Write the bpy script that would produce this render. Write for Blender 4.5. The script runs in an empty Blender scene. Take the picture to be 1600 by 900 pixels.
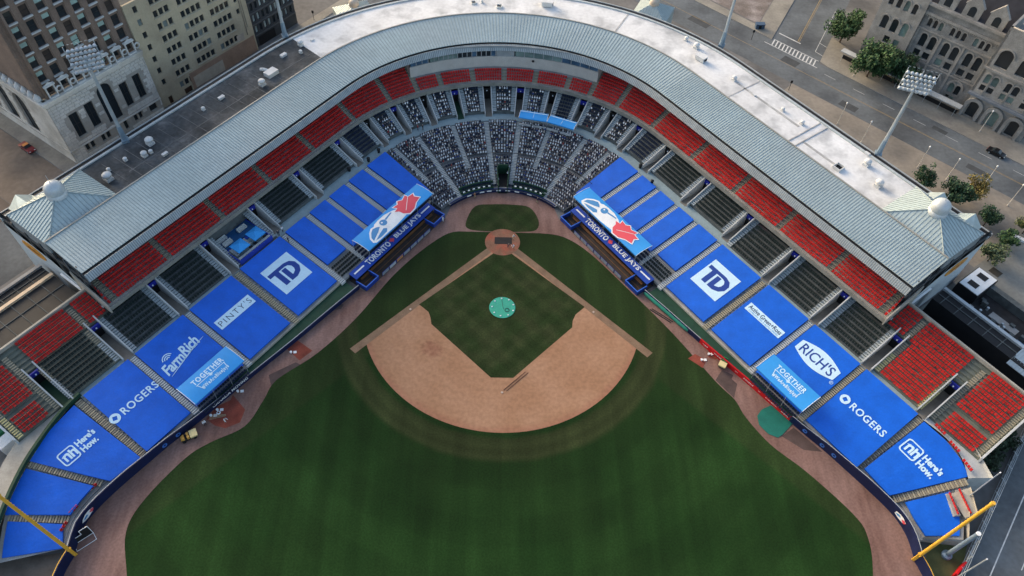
import bpy, math, random
from mathutils import Matrix, Vector
random.seed(11)
sc = bpy.context.scene
COL = sc.collection
R = math.radians

# ------------------------------------------------------------------ camera
F_PX, CX, CY, CZ = 1157.686, -2.5335, -111.0894, 125.4412
PITCH, YAW, ROLL = 0.907163, 0.046998, 0.0535
fwd = Vector((math.sin(YAW)*math.cos(PITCH), math.cos(YAW)*math.cos(PITCH), -math.sin(PITCH)))
rt0 = Vector((math.cos(YAW), -math.sin(YAW), 0)); up0 = rt0.cross(fwd)
rt = rt0*math.cos(ROLL) + up0*math.sin(ROLL); upv = -rt0*math.sin(ROLL) + up0*math.cos(ROLL)
cam = bpy.data.cameras.new('camera'); cam.sensor_width = 36; cam.lens = F_PX/1600*36
cam.clip_start = 1; cam.clip_end = 6000
camo = bpy.data.objects.new('camera', cam); COL.objects.link(camo)
camo.matrix_world = Matrix(((rt.x, upv.x, -fwd.x, CX), (rt.y, upv.y, -fwd.y, CY), (rt.z, upv.z, -fwd.z, CZ), (0, 0, 0, 1)))
sc.camera = camo

def at(px, py, z=0.0):
    """survey helper: ground-plan point at height z seen at this place of the photograph"""
    d = fwd + rt*((px-800)/F_PX) - upv*((py-450)/F_PX)
    t = (z-CZ)/d.z
    return Vector((CX+d.x*t, CY+d.y*t, z))

# ------------------------------------------------------------------ light
SUN_EL, SUN_AZ = R(20), R(-42)          # low sun behind the grandstand, to the left
world = bpy.data.worlds.new('World'); sc.world = world; world.use_nodes = True
wn = world.node_tree; bg = wn.nodes['Background']
sky = wn.nodes.new('ShaderNodeTexSky'); sky.sky_type = 'NISHITA'; sky.sun_disc = False
sky.sun_elevation = SUN_EL; sky.sun_rotation = SUN_AZ; sky.air_density = 1.0; sky.dust_density = 4.0; sky.ozone_density = .4
wn.links.new(sky.outputs[0], bg.inputs[0]); bg.inputs[1].default_value = 0.15
sun = bpy.data.lights.new('sun', 'SUN'); sun.energy = .68; sun.angle = R(18); sun.color = (1, .78, .58)
suno = bpy.data.objects.new('sun', sun); COL.objects.link(suno)
sdir = Vector((math.sin(SUN_AZ)*math.cos(SUN_EL), math.cos(SUN_AZ)*math.cos(SUN_EL), math.sin(SUN_EL)))
suno.rotation_euler = sdir.to_track_quat('Z', 'Y').to_euler(); suno.location = sdir*300
sc.view_settings.view_transform = 'Standard'; sc.view_settings.look = 'None'
sc.view_settings.gamma = 1; sc.view_settings.use_curve_mapping = False
sc.view_settings.exposure = 1.14

# ------------------------------------------------------------------ materials
MATS = {}
def mat(name, rgb, rough=.75, var=.18, scale=.6, fine=.10, bump=0, metal=0, spec=.3, tint=None, tamt=.0, tscale=.12):
    if name in MATS: return MATS[name]
    m = bpy.data.materials.new(name); m.use_nodes = True; MATS[name] = m
    nt = m.node_tree; N = nt.nodes; L = nt.links; b = N['Principled BSDF']
    b.inputs['Roughness'].default_value = rough; b.inputs['Metallic'].default_value = metal
    b.inputs['Specular IOR Level'].default_value = spec
    g = N.new('ShaderNodeNewGeometry')
    def noise(s, det=4):
        n = N.new('ShaderNodeTexNoise'); n.inputs['Scale'].default_value = s; n.inputs['Detail'].default_value = det
        L.new(g.outputs['Position'], n.inputs['Vector']); return n
    def mul(a, amt, src):
        mr = N.new('ShaderNodeMapRange'); mr.inputs[1].default_value = .25; mr.inputs[2].default_value = .75
        mr.inputs[3].default_value = 1-amt; mr.inputs[4].default_value = 1+amt
        L.new(src.outputs[0], mr.inputs[0])
        x = N.new('ShaderNodeMix'); x.data_type = 'RGBA'; x.blend_type = 'MULTIPLY'; x.inputs[0].default_value = 1
        L.new(a, x.inputs[6]); L.new(mr.outputs[0], x.inputs[7]); return x.outputs[2]
    c = N.new('ShaderNodeRGB'); c.outputs[0].default_value = (*rgb, 1); col = c.outputs[0]
    if tint:
        n = noise(tscale, 5); mr = N.new('ShaderNodeMapRange'); mr.inputs[1].default_value = .48; mr.inputs[2].default_value = .68
        mr.inputs[4].default_value = tamt; L.new(n.outputs[0], mr.inputs[0])
        x = N.new('ShaderNodeMix'); x.data_type = 'RGBA'; L.new(mr.outputs[0], x.inputs[0]); L.new(col, x.inputs[6])
        x.inputs[7].default_value = (*tint, 1); col = x.outputs[2]
    if var: col = mul(col, var, noise(scale))
    if fine: col = mul(col, fine, noise(scale*9, 3))
    L.new(col, b.inputs['Base Color'])
    if bump:
        bp = N.new('ShaderNodeBump'); bp.inputs['Strength'].default_value = bump; bp.inputs['Distance'].default_value = .05
        L.new(noise(scale*6).outputs[0], bp.inputs['Height']); L.new(bp.outputs[0], b.inputs['Normal'])
    return m
def plain(name, rgb, rough=.6, spec=.3, emit=0):
    if name in MATS: return MATS[name]
    m = bpy.data.materials.new(name); m.use_nodes = True; MATS[name] = m
    b = m.node_tree.nodes['Principled BSDF']; b.inputs['Base Color'].default_value = (*rgb, 1)
    b.inputs['Roughness'].default_value = rough; b.inputs['Specular IOR Level'].default_value = spec
    if emit:
        b.inputs['Emission Color'].default_value = (*rgb, 1); b.inputs['Emission Strength'].default_value = emit
    return m

CONC = mat('concrete', (.30, .305, .30), .85, .2, .5, tint=(.2, .2, .19), tamt=.6)
CONC_L = mat('pale_concrete', (.42, .44, .44), .85, .16, .4)
CONC_T = mat('tan_concrete', (.36, .34, .29), .85, .2, .5)
WALKM = mat('blue_grey_walkway', (.24, .32, .345), .85, .12, .3)
DARKC = mat('dark_concrete', (.092, .105, .106), .9, .3, .8)
BLACK = mat('black', (.012, .013, .015), .6, .2)
DKGREEN = mat('dark_green', (.012, .05, .028), .7, .2)
SEAT_R = mat('red_seat_plastic', (.48, .022, .020), .55, .3, .9, .25)
SEAT_G = mat('dark_green_seat_plastic', (.014, .024, .024), .45, .3, 1.2)
SEAT_N = mat('navy_seat_plastic', (.014, .024, .05), .5, .3)
TARP = mat('blue_tarp', (.003, .108, .58), .55, .14, .35, .07, bump=.6)
PRINT = mat('white_print', (.53, .73, .86), .6, .05)
PRINT_D = plain('dark_print', (.015, .03, .09), .6)
PRINT_B = plain('blue_print', (.012, .05, .27), .6)
AWN = mat('light_blue_awning', (.035, .30, .72), .6, .08, .2, .03)
WHITE = mat('white_paint', (.76, .78, .78), .55, .08)
LOGO_R = plain('logo_red', (.70, .085, .11), .6)
LOGO_B = plain('logo_blue', (.07, .25, .50), .6)
BLUE = mat('blue_paint', (.012, .045, .26), .5, .15)
NAVY = mat('navy_padding', (.006, .013, .055), .55, .2)
REDW = mat('red_wall_banner', (.50, .008, .012), .5, .1)
ROOFM = mat('grey_metal_roofing', (.40, .485, .485), .45, .12, .12, .10, metal=.25, tint=(.40, .45, .45), tamt=.7, tscale=.05)
RIBM = mat('metal_seam', (.29, .355, .365), .5, .12)
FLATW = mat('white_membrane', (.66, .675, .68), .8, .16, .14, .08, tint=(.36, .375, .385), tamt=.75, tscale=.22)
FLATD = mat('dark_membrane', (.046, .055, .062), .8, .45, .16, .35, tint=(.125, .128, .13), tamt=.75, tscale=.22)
STEEL = mat('galvanised_steel', (.42, .47, .50), .45, .12, metal=.4)
STEELB = mat('blue_grey_steel', (.22, .30, .37), .5, .15, metal=.3)
GLASS = plain('window_glass', (.02, .027, .032), .12, .6)
GLASSB = mat('blue_window_glass', (.06, .12, .19), .15, .5, .4, spec=.6)
GLASSG = mat('green_window_glass', (.16, .23, .21), .2, .5, .35, spec=.6)
YEL = mat('yellow_paint', (.75, .42, .05), .5, .1)
YSTEP = plain('pale_yellow_nosing', (.62, .56, .28), .7)
TSTEP = plain('tan_nosing', (.33, .30, .22), .8)
LSTEP = plain('grey_nosing', (.45, .48, .48), .8)

# ------------------------------------------------------------------ object helpers
def tag(o, label=None, cat=None, group=None, kind=None):
    if label: o['label'] = label
    if cat: o['category'] = cat
    if group: o['group'] = group
    if kind: o['kind'] = kind
    return o
def empty(name, M=None, parent=None):
    o = bpy.data.objects.new(name, None); o.empty_display_size = .5; COL.objects.link(o)
    if parent: o.parent = parent
    if M is not None: o.matrix_local = M if isinstance(M, Matrix) else Matrix.Translation(M)
    return o
def link(name, me, parent=None, M=None):
    o = bpy.data.objects.new(name, me); COL.objects.link(o)
    if parent: o.parent = parent
    if M is not None: o.matrix_local = M if isinstance(M, Matrix) else Matrix.Translation(M)
    return o
class MB:
    def __init__(s): s.v = []; s.f = []; s.m = []
    def poly(s, pts, mi=0):
        k = len(s.v); s.v += [tuple(p) for p in pts]; s.f.append(tuple(range(k, k+len(pts)))); s.m.append(mi)
    def hexa(s, p, mi=0, bottom=True):          # p: 4 bottom + 4 top
        k = len(s.v); s.v += [tuple(q) for q in p]
        fs = [(4, 5, 6, 7), (0, 1, 5, 4), (1, 2, 6, 5), (2, 3, 7, 6), (3, 0, 4, 7)]
        if bottom: fs.append((3, 2, 1, 0))
        for f in fs: s.f.append(tuple(k+i for i in f)); s.m.append(mi)
    def box(s, x0, x1, y0, y1, z0, z1, mi=0, bottom=True):
        s.hexa([(x0, y0, z0), (x1, y0, z0), (x1, y1, z0), (x0, y1, z0), (x0, y0, z1), (x1, y0, z1), (x1, y1, z1), (x0, y1, z1)], mi, bottom)
    def obox(s, c, u, hu, hv, z0, z1, mi=0):    # box turned so that its x axis runs along u (2-D)
        ux, uy = u; vx, vy = -uy, ux
        q = [(c[0]+a*hu*ux+b*hv*vx, c[1]+a*hu*uy+b*hv*vy) for a, b in ((-1, -1), (1, -1), (1, 1), (-1, 1))]
        s.hexa([(x, y, z0) for x, y in q]+[(x, y, z1) for x, y in q], mi)
    def tube(s, p, q, r0, r1=None, n=8, mi=0, cap=True):
        r1 = r0 if r1 is None else r1; p = Vector(p); q = Vector(q); d = (q-p).normalized()
        a = d.orthogonal().normalized(); b = d.cross(a); k = len(s.v)
        for c, r in ((p, r0), (q, r1)):
            for i in range(n):
                t = 2*math.pi*i/n; s.v.append(tuple(c+(a*math.cos(t)+b*math.sin(t))*r))
        for i in range(n):
            j = (i+1) % n; s.f.append((k+i, k+j, k+n+j, k+n+i)); s.m.append(mi)
        if cap: s.f.append(tuple(k+n+i for i in range(n))); s.m.append(mi); s.f.append(tuple(k+n-1-i for i in range(n))); s.m.append(mi)
    def lathe(s, c, prof, n=20, mi=0):          # prof: (r, z)
        k = len(s.v)
        for r, z in prof:
            for i in range(n):
                t = 2*math.pi*i/n; s.v.append((c[0]+r*math.cos(t), c[1]+r*math.sin(t), c[2]+z))
        for a in range(len(prof)-1):
            for i in range(n):
                j = (i+1) % n; s.f.append((k+a*n+i, k+a*n+j, k+(a+1)*n+j, k+(a+1)*n+i)); s.m.append(mi)
    def grid(s, rows, mi=0):                    # rows: list of equal-length point lists
        k = len(s.v); w = len(rows[0])
        for r in rows: s.v += [tuple(p) for p in r]
        for i in range(len(rows)-1):
            for j in range(w-1):
                s.f.append((k+i*w+j, k+i*w+j+1, k+(i+1)*w+j+1, k+(i+1)*w+j)); s.m.append(mi)
    def mesh(s, name, mats, smooth=False):
        me = bpy.data.meshes.new(name); me.from_pydata(s.v, [], s.f)
        for m in (mats if isinstance(mats, (list, tuple)) else [mats]): me.materials.append(m)
        if any(s.m): me.polygons.foreach_set('material_index', s.m)
        if smooth: me.polygons.foreach_set('use_smooth', [True]*len(s.f))
        me.update(); return me
    def build(s, name, mats, parent=None, M=None, smooth=False):
        return link(name, s.mesh(name, mats, smooth), parent, M)

def shape_mesh(name, loops, m, depth=0.0):
    cu = bpy.data.curves.new(name, 'CURVE'); cu.dimensions = '2D'; cu.fill_mode = 'BOTH'; cu.extrude = depth/2
    for lp in loops:
        sp = cu.splines.new('POLY'); sp.points.add(len(lp)-1); sp.use_cyclic_u = True
        for i, p in enumerate(lp): sp.points[i].co = (p[0], p[1], 0, 1)
    ob = bpy.data.objects.new('tmp', cu); me = bpy.data.meshes.new_from_object(ob)
    bpy.data.objects.remove(ob); bpy.data.curves.remove(cu)
    me.name = name; me.materials.clear(); me.materials.append(m); return me
def shape(name, loops, m, parent=None, M=None, depth=0.0): return link(name, shape_mesh(name, loops, m, depth), parent, M)
def text_mesh(s, size, m, bold=0.0, space=1.0, shear=0.0, fit=None):
    cu = bpy.data.curves.new('lettering', 'FONT'); cu.body = s; cu.size = size; cu.offset = bold; cu.align_x = 'CENTER'; cu.align_y = 'CENTER'
    cu.space_character = space; cu.shear = shear; cu.resolution_u = 3
    ob = bpy.data.objects.new('tmp', cu); me = bpy.data.meshes.new_from_object(ob)
    bpy.data.objects.remove(ob); bpy.data.curves.remove(cu)
    me.name = 'lettering'; me.materials.clear(); me.materials.append(m)
    if fit:                                     # scale to a given width and height
        xs = [v.co.x for v in me.vertices]; ys = [v.co.y for v in me.vertices]
        w, h = max(xs)-min(xs), max(ys)-min(ys); cx, cy = (max(xs)+min(xs))/2, (max(ys)+min(ys))/2
        for v in me.vertices: v.co.x = (v.co.x-cx)*fit[0]/w; v.co.y = (v.co.y-cy)*fit[1]/h
    return me
def text(s, w, h, m, parent, x=0, y=0, z=.05, bold=.0, space=1.0, shear=0, rot=0, name='lettering'):
    return link(name, text_mesh(s, 1, m, bold, space, shear, (w, h)), parent, Matrix.Translation((x, y, z)) @ Matrix.Rotation(rot, 4, 'Z'))
def ring(cx, cy, r, n=28, ry=None, a0=0): return [(cx+r*math.cos(a0+2*math.pi*i/n), cy+(ry or r)*math.sin(a0+2*math.pi*i/n)) for i in range(n)]
def rrect(cx, cy, w, h, r, n=5):
    o = []
    for sx, sy, a in ((1, 1, 0), (-1, 1, 90), (-1, -1, 180), (1, -1, 270)):
        for i in range(n+1):
            t = R(a+90*i/n); o.append((cx+sx*(w/2-r)+r*math.cos(t), cy+sy*(h/2-r)+r*math.sin(t)))
    return o
LEAF_H = [(0, 1), (.13, .72), (.3, .8), (.24, .35), (.45, .6), (.52, .45), (.8, .5), (.7, .22), (.9, .1), (.5, -.25), (.58, -.45), (.1, -.4), (.06, -.85)]
LEAF = LEAF_H + [(-x, y) for x, y in reversed(LEAF_H) if x > 0]
def maple(cx, cy, s, rot=0): return [(cx+s*(x*math.cos(rot)-y*math.sin(rot)), cy+s*(x*math.sin(rot)+y*math.cos(rot))) for x, y in LEAF]
def spline(pts, k=4, closed=False):             # Catmull-Rom through 2-D/3-D points
    out = []; n = len(pts); P = [Vector(p) for p in pts]
    for i in range(n if closed else n-1):
        a, b, c, d = (P[(i-1) % n] if closed or i > 0 else P[0]), P[i], P[(i+1) % n], (P[(i+2) % n] if closed or i < n-2 else P[-1])
        for j in range(k):
            t = j/k; out.append(.5*((2*b)+(c-a)*t+(2*a-5*b+4*c-d)*t*t+(3*b-a-3*c+d)*t**3))
    if not closed: out.append(P[-1])
    return out
ORD = ['first', 'second', 'third', 'fourth', 'fifth', 'sixth', 'seventh', 'eighth', 'ninth', 'tenth', 'eleventh', 'twelfth', 'thirteenth']

# ------------------------------------------------------------------ grandstand plan
# g runs along the stand: 0 behind home plate, negative to the left, positive to the right; o = distance outwards
TH = R(35.4); C_, S_ = math.cos(TH), math.sin(TH); PHI0 = math.pi/2-TH; G00 = 42.07
def pos(g, o, yc=-1.0):
    a = abs(g); sd = -1 if g < 0 else 1; G = G00-C_*yc
    if a <= G:
        f = a/G*PHI0; r = o-yc*S_; return (sd*r*math.sin(f), yc+r*math.cos(f))
    e = a-G00; return (sd*(o*C_+e*S_), o*S_-e*C_)
def outdir(g, yc=-1.0):
    a = abs(g); sd = -1 if g < 0 else 1; f = min(a/(G00-C_*yc), 1)*PHI0; return (sd*math.sin(f), math.cos(f))
def gE(side, e): return side*(e+G00)
def gP(deg): return R(deg)/PHI0*(G00+C_)
def gs(g0, g1, step=2.0):
    n = max(1, int(math.ceil(abs(g1-g0)/step))); return [g0+(g1-g0)*i/n for i in range(n+1)]
def FR(side, o, e, z, slope=0.0):
    """frame on a straight wing: x along the reading direction, y outwards up the slope"""
    p = (side*(o*C_+e*S_), o*S_-e*C_, z); u = Vector((side*S_*side, -C_*side, 0)) if side > 0 else Vector((S_, C_, 0))
    v = Vector((side*C_, S_, slope)).normalized(); n = u.cross(v)
    return Matrix(((u.x, v.x, n.x, p[0]), (u.y, v.y, n.y, p[1]), (u.z, v.z, n.z, p[2]), (0, 0, 0, 1)))
def sweep(mb, prof, g, yc=-1.0, mi=0, mis=None):
    k = len(mb.v); w = len(prof)
    for q in g:
        for o, z in prof: x, y = pos(q, o, yc); mb.v.append((x, y, z))
    for i in range(len(g)-1):
        for j in range(w-1):
            mb.f.append((k+i*w+j, k+i*w+j+1, k+(i+1)*w+j+1, k+(i+1)*w+j)); mb.m.append(mis[j] if mis else mi)
def slab(mb, o0, o1, z0, z1, g, yc=-1.0, mi=0):
    sweep(mb, [(o0, z0), (o0, z1), (o1, z1), (o1, z0), (o0, z0)], g, yc, mi)
    for q in (g[0], g[-1]):
        a = pos(q, o0, yc); b = pos(q, o1, yc); mb.poly([(*a, z0), (*b, z0), (*b, z1), (*a, z1)], mi)
LZ = lambda o: 1.0+(o-18)*.216                  # lower bowl
UZ = lambda o: 5.45+(o-38.3)*.42                # upper part of the bowl
DZ = lambda o: 10.0+(o-45.2)*.45                # upper deck
# ------------------------------------------------------------------ ground, streets
ASPH = mat('asphalt', (.115, .13, .14), .9, .22, .12, .15, tint=(.06, .068, .076), tamt=.8, tscale=.08)
GRNDM = mat('city_ground', (.155, .152, .146), .9, .25, .08, .15, tint=(.09, .09, .09), tamt=.9, tscale=.05)
SIDEW = mat('pavement_slabs', (.25, .235, .20), .9, .2, .15, .12, tint=(.17, .16, .145), tamt=.8)
BRICKP = mat('brown_paving', (.185, .15, .12), .9, .25, .1, .15, tint=(.12, .105, .095), tamt=.9, tscale=.06)
LOTM = mat('vacant_lot_gravel', (.17, .145, .13), .95, .35, .25, .25, tint=(.30, .27, .26), tamt=.9, tscale=.15)
LINEW = mat('white_road_paint', (.55, .56, .55), .8, .25, 1.5)
LINEY = mat('yellow_road_paint', (.30, .215, .10), .8, .3, 1.0)
def sheet(name, pts, z, m, kind='structure', parent=None):
    o = shape(name, [[(p[0], p[1]) for p in pts]], m, parent, Matrix.Translation((0, 0, z)))
    if kind and not parent: o['kind'] = kind
    return o
g_ = MB(); g_.poly([(-1500, -1500, 0), (1500, -1500, 0), (1500, 1500, 0), (-1500, 1500, 0)])
tag(g_.build('ground', GRNDM, None, (0, 0, -.04)), kind='structure')
r2 = math.sqrt(.5)
def Q(out, al, z=0.0): return Vector(((out+al)*r2, (out-al)*r2, z))     # street grid on the right
XD = Vector((.485, .875, 0))                                            # direction of the cross street
rd = sheet('road', [Q(100.5, -75), Q(114.5, -75), Q(114.5, 150), Q(100.5, 150)], -.02, ASPH)
a0, a1 = Q(114.0, -1.6), Q(114.0, 14.4)
sheet('road', [a0, a1, a1+XD*120, a0+XD*120], -.024, ASPH)
sheet('plaza', [Q(84, 14), Q(100.4, 14), Q(100.4, 150), Q(70, 150), Q(70, 88)], -.028, mat('plaza_paving', (.235, .21, .175), .9, .2, .12, .12, tint=(.15, .14, .125), tamt=.9, tscale=.07))
def kerbed(name, pts, m, h=.13):
    b = MB(); n = len(pts)
    o = shape(name, [[(p[0], p[1]) for p in pts]], m, None, Matrix.Translation((0, 0, h-.02)))
    for i in range(n):
        p, q = pts[i], pts[(i+1) % n]; b.poly([(p[0], p[1], -.06), (q[0], q[1], -.06), (q[0], q[1], h-.021), (p[0], p[1], h-.021)])
    o['kind'] = 'structure'; b.build('kerb', CONC, o, Matrix.Translation((0, 0, .02-h)))
    return o
c0 = a1+XD*1.5
kerbed('pavement', [Q(114.6, 17), Q(114.6, 140), Q(125.5, 140), Q(125.5, 24), (c0+XD*14)[:2], c0[:2]], SIDEW)
d0 = a0+XD*.5
kerbed('pavement', [Q(114.6, -3.5), d0[:2], (d0+XD*110)[:2], (d0+XD*110+Vector((-5, 2.7, 0)))[:2], (d0+XD*5+Vector((-5, 2.7, 0)))[:2], Q(119, -75), Q(114.6, -75)], SIDEW)
sheet('vacant_lot', [(d0+XD*6+Vector((-5.2, 2.9, 0))), (d0+XD*70+Vector((-5.2, 2.9, 0))), (d0+XD*70+Vector((-60, 32, 0))), Q(119.3, -70)], -.012, LOTM)
mk = MB()
def stripe(mb, p, q, w, z=-.014, mi=0):
    p = Vector(p).to_2d(); q = Vector(q).to_2d(); d = (q-p).normalized(); n = Vector((-d.y, d.x))*w/2
    mb.poly([(*(p-n), z), (*(q-n), z), (*(q+n), z), (*(p+n), z)], mi)
for i in range(13): b0 = Q(112.2, -.2+i*1.15); stripe(mk, b0, b0+Vector((XD.x, XD.y, 0))*3.0, .38)
stripe(mk, Q(111.9, -2.6), Q(112.1, 15), .22); stripe(mk, Q(115.2, -1.2), Q(115.3, 13.6), .2)
stripe(mk, a0+Vector((.9, -.5, 0))+XD*5, a0+Vector((.9, -.5, 0))+XD*5+(a1-a0)*.46, .4)
mid = a0+(a1-a0)*.46; stripe(mk, mid+XD*5, mid+XD*110, .22, mi=1); stripe(mk, mid+XD*5+Vector((.4, -.2, 0)), mid+XD*110+Vector((.4, -.2, 0)), .12, mi=1)
e0 = a0+(a1-a0)*.84; stripe(mk, e0+XD*5, e0+XD*30, .14); stripe(mk, e0+XD*5, a1+XD*4.6, .14); stripe(mk, e0+XD*10, a1+XD*9.6, .14)
stripe(mk, Q(107.2, -70), Q(107.2, 150), .14, mi=1); stripe(mk, Q(107.5, 16), Q(107.5, 150), .08, mi=1)
for i in range(14): stripe(mk, Q(111.0, 18+i*9), Q(111.0, 21.5+i*9), .11)
mk.build('road_marking', [LINEW, LINEY], rd, Matrix.Translation((0, 0, .02)))
pt = MB()                                                                # asphalt patches
for al, out, w, h in ((30, 103, 5, 2.6), (8, 109, 5, 3), (52, 112, 4, 1.6), (66, 104, 6, 2), (-22, 106, 7, 3)):
    q = [Q(out-h/2, al-w/2), Q(out+h/2, al-w/2), Q(out+h/2, al+w/2), Q(out-h/2, al+w/2)]; pt.poly([(p.x, p.y, -.017) for p in q])
pt.build('asphalt_patch', mat('dark_asphalt', (.06, .066, .07), .9), rd, Matrix.Translation((0, 0, .02)))
# left street
def LQ(o, e, z=0.0): return Vector((-(o*C_+e*S_), o*S_-e*C_, z))
sheet('street', [LQ(77, -60), LQ(93.5, -60), LQ(93.5, 140), LQ(77, 140)], -.02, ASPH)
sheet('street', [LQ(93.6, 44.5), LQ(93.6, 58), LQ(220, 58), LQ(220, 44.5)], -.022, BRICKP)
sheet('street', [LQ(93.6, 58.1), LQ(93.6, 150), LQ(220, 150), LQ(220, 58.1)], -.026, mat('brown_asphalt', (.125, .10, .082), .9, .3, .08, .15, tint=(.075, .075, .075), tamt=.9, tscale=.06))
kerbed('pavement', [LQ(93.6, -60), LQ(93.6, 44.3), LQ(220, 44.3), LQ(220, 40.9), LQ(96.6, 40.9), LQ(96.6, -60)], SIDEW)

# ------------------------------------------------------------------ field
def field_mat(name, base, ringc=None, stripes=.12, rough=.95):
    m = bpy.data.materials.new(name); m.use_nodes = True; nt = m.node_tree; N = nt.nodes; L = nt.links; b = N['Principled BSDF']
    b.inputs['Roughness'].default_value = rough; b.inputs['Specular IOR Level'].default_value = .15
    g = N.new('ShaderNodeNewGeometry'); sx = N.new('ShaderNodeSeparateXYZ'); L.new(g.outputs['Position'], sx.inputs[0])
    def math_(op, a, b_=None, **k):
        n = N.new('ShaderNodeMath'); n.operation = op
        for i, v in enumerate((a, b_)):
            if v is None: continue
            if isinstance(v, (int, float)): n.inputs[i].default_value = v
            else: L.new(v, n.inputs[i])
        return n.outputs[0]
    def ramp(v, a, c, lo, hi):
        n = N.new('ShaderNodeMapRange'); n.interpolation_type = 'SMOOTHSTEP'
        for i, q in ((1, a), (2, c), (3, lo), (4, hi)): n.inputs[i].default_value = q
        L.new(v, n.inputs[0]); return n.outputs[0]
    def noise(s, det=4, sc3=None):
        n = N.new('ShaderNodeTexNoise'); n.inputs['Scale'].default_value = s; n.inputs['Detail'].default_value = det
        if sc3:
            mp = N.new('ShaderNodeMapping'); mp.inputs['Scale'].default_value = sc3[0]; mp.inputs['Rotation'].default_value = (0, 0, sc3[1])
            L.new(g.outputs['Position'], mp.inputs[0]); L.new(mp.outputs[0], n.inputs['Vector'])
        else: L.new(g.outputs['Position'], n.inputs['Vector'])
        return n.outputs[0]
    def mix(f, a, c):
        x = N.new('ShaderNodeMix'); x.data_type = 'RGBA'
        for s_, v in ((0, f), (6, a), (7, c)):
            if isinstance(v, tuple): x.inputs[s_].default_value = (*v, 1)
            elif isinstance(v, (int, float)): x.inputs[s_].default_value = v
            else: L.new(v, x.inputs[s_])
        return x.outputs[2]
    def mult(col, val):
        x = N.new('ShaderNodeMix'); x.data_type = 'RGBA'; x.blend_type = 'MULTIPLY'; x.inputs[0].default_value = 1
        L.new(col, x.inputs[6]); L.new(val, x.inputs[7]); return x.outputs[2]
    return m, N, L, b, sx, math_, ramp, noise, mix, mult
# outfield and foul-ground grass, with the mown ring behind the infield
m, N, L, b, sx, ma, ramp, noise, mix, mult = field_mat('outfield_grass', None)
dx = sx.outputs[0]; dy = ma('ADD', sx.outputs[1], 18.44)
rr = ma('SQRT', ma('ADD', ma('MULTIPLY', dx, dx), ma('MULTIPLY', dy, dy)))
rr = ma('ADD', rr, ma('MULTIPLY', noise(.25, 3), .8))
inring = ma('MULTIPLY', ramp(rr, 29.9, 31.0, 0, 1), ramp(rr, 34.4, 35.8, 1, 0))
absx = ma('ABSOLUTE', dx); foul = ma('ADD', sx.outputs[1], absx)          # > 0 outside the foul lines
foulband = ramp(foul, -5.2, -3.6, 0, 1)
base = mix(ramp(noise(.07, 5), .35, .65, 0, 1), (.0090, .0300, .0060), (.0135, .0400, .0085))
band = ma('MAXIMUM', inring, ma('MULTIPLY', foulband, .4))
col = mix(ma('MULTIPLY', band, .85), base, (.033, .042, .0145))
stre = noise(.5, 5, ((1, .08, 1), R(45))); stre2 = noise(.5, 5, ((1, .08, 1), R(-45)))
col = mult(col, ramp(stre, .3, .7, .93, 1.07)); col = mult(col, ramp(stre2, .3, .7, .93, 1.07)); col = mult(col, ramp(noise(.05, 3), .35, .65, .86, 1.14))
rings = ma('SINE', ma('MULTIPLY', rr, 2.6)); col = mult(col, ma('ADD', 1, ma('MULTIPLY', ma('MULTIPLY', rings, inring), .10)))
arcs = ma('SINE', ma('MULTIPLY', rr, .62)); col = mult(col, ramp(arcs, -.3, .3, .94, 1.06)); col = mult(col, ramp(rr, 36, 58, .84, 1.08))
mow = ma('SINE', ma('MULTIPLY', sx.outputs[0], 1.05)); col = mult(col, ramp(mow, -.35, .35, .94, 1.06))
col = mult(col, ramp(noise(3.0, 3), .3, .7, .82, 1.2)); L.new(col, b.inputs['Base Color']); GRASS = m
m, N, L, b, sx, ma, ramp, noise, mix, mult = field_mat('infield_grass', None)
base = mix(ramp(noise(.22, 5), .35, .65, 0, 1), (.0165, .032, .0085), (.031, .042, .0145))
w1 = ma('SINE', ma('MULTIPLY', ma('ADD', sx.outputs[0], sx.outputs[1]), 1.25)); w2 = ma('SINE', ma('MULTIPLY', ma('SUBTRACT', sx.outputs[0], sx.outputs[1]), 1.25))
col = mult(base, ramp(w1, -.4, .4, .92, 1.08)); col = mult(col, ramp(w2, -.4, .4, .92, 1.08))
col = mult(col, ramp(noise(3.2, 3), .3, .7, .78, 1.25)); L.new(col, b.inputs['Base Color']); INGRASS = m
m, N, L, b, sx, ma, ramp, noise, mix, mult = field_mat('infield_clay', None)
dx = sx.outputs[0]; dy = ma('ADD', sx.outputs[1], 18.44); rr = ma('SQRT', ma('ADD', ma('MULTIPLY', dx, dx), ma('MULTIPLY', dy, dy)))
base = mix(ramp(noise(.13, 5), .35, .68, 0, 1), (.325, .178, .102), (.375, .215, .130))
px_ = ma('ADD', dx, 14.0); py_ = ma('ADD', sx.outputs[1], 29.0)
st = ma('ADD', ma('ADD', ma('MULTIPLY', px_, px_), ma('MULTIPLY', py_, py_)), ma('MULTIPLY', noise(.7, 4), 14)); 
col = mix(ramp(st, 6.5, 14, .75, 0), base, (.26, .12, .075))
col = mix(ma('MULTIPLY', ramp(ma('ADD', rr, ma('MULTIPLY', noise(.3, 4), 2.2)), 28.2, 30, 0, 1), .6), col, (.30, .135, .085))
w = ma('SINE', ma('MULTIPLY', ma('ADD', rr, ma('MULTIPLY', noise(.2, 3), 4)), 3.1)); col = mult(col, ramp(w, -1, 1, .975, 1.025))
col = mult(col, ramp(noise(1.4, 5), .3, .7, .9, 1.1)); L.new(col, b.inputs['Base Color']); CLAY = m
m, N, L, b, sx, ma, ramp, noise, mix, mult = field_mat('warning_track', None)
base = mix(ramp(noise(.09, 5), .35, .68, 0, 1), (.185, .106, .086), (.245, .152, .128))
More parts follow.
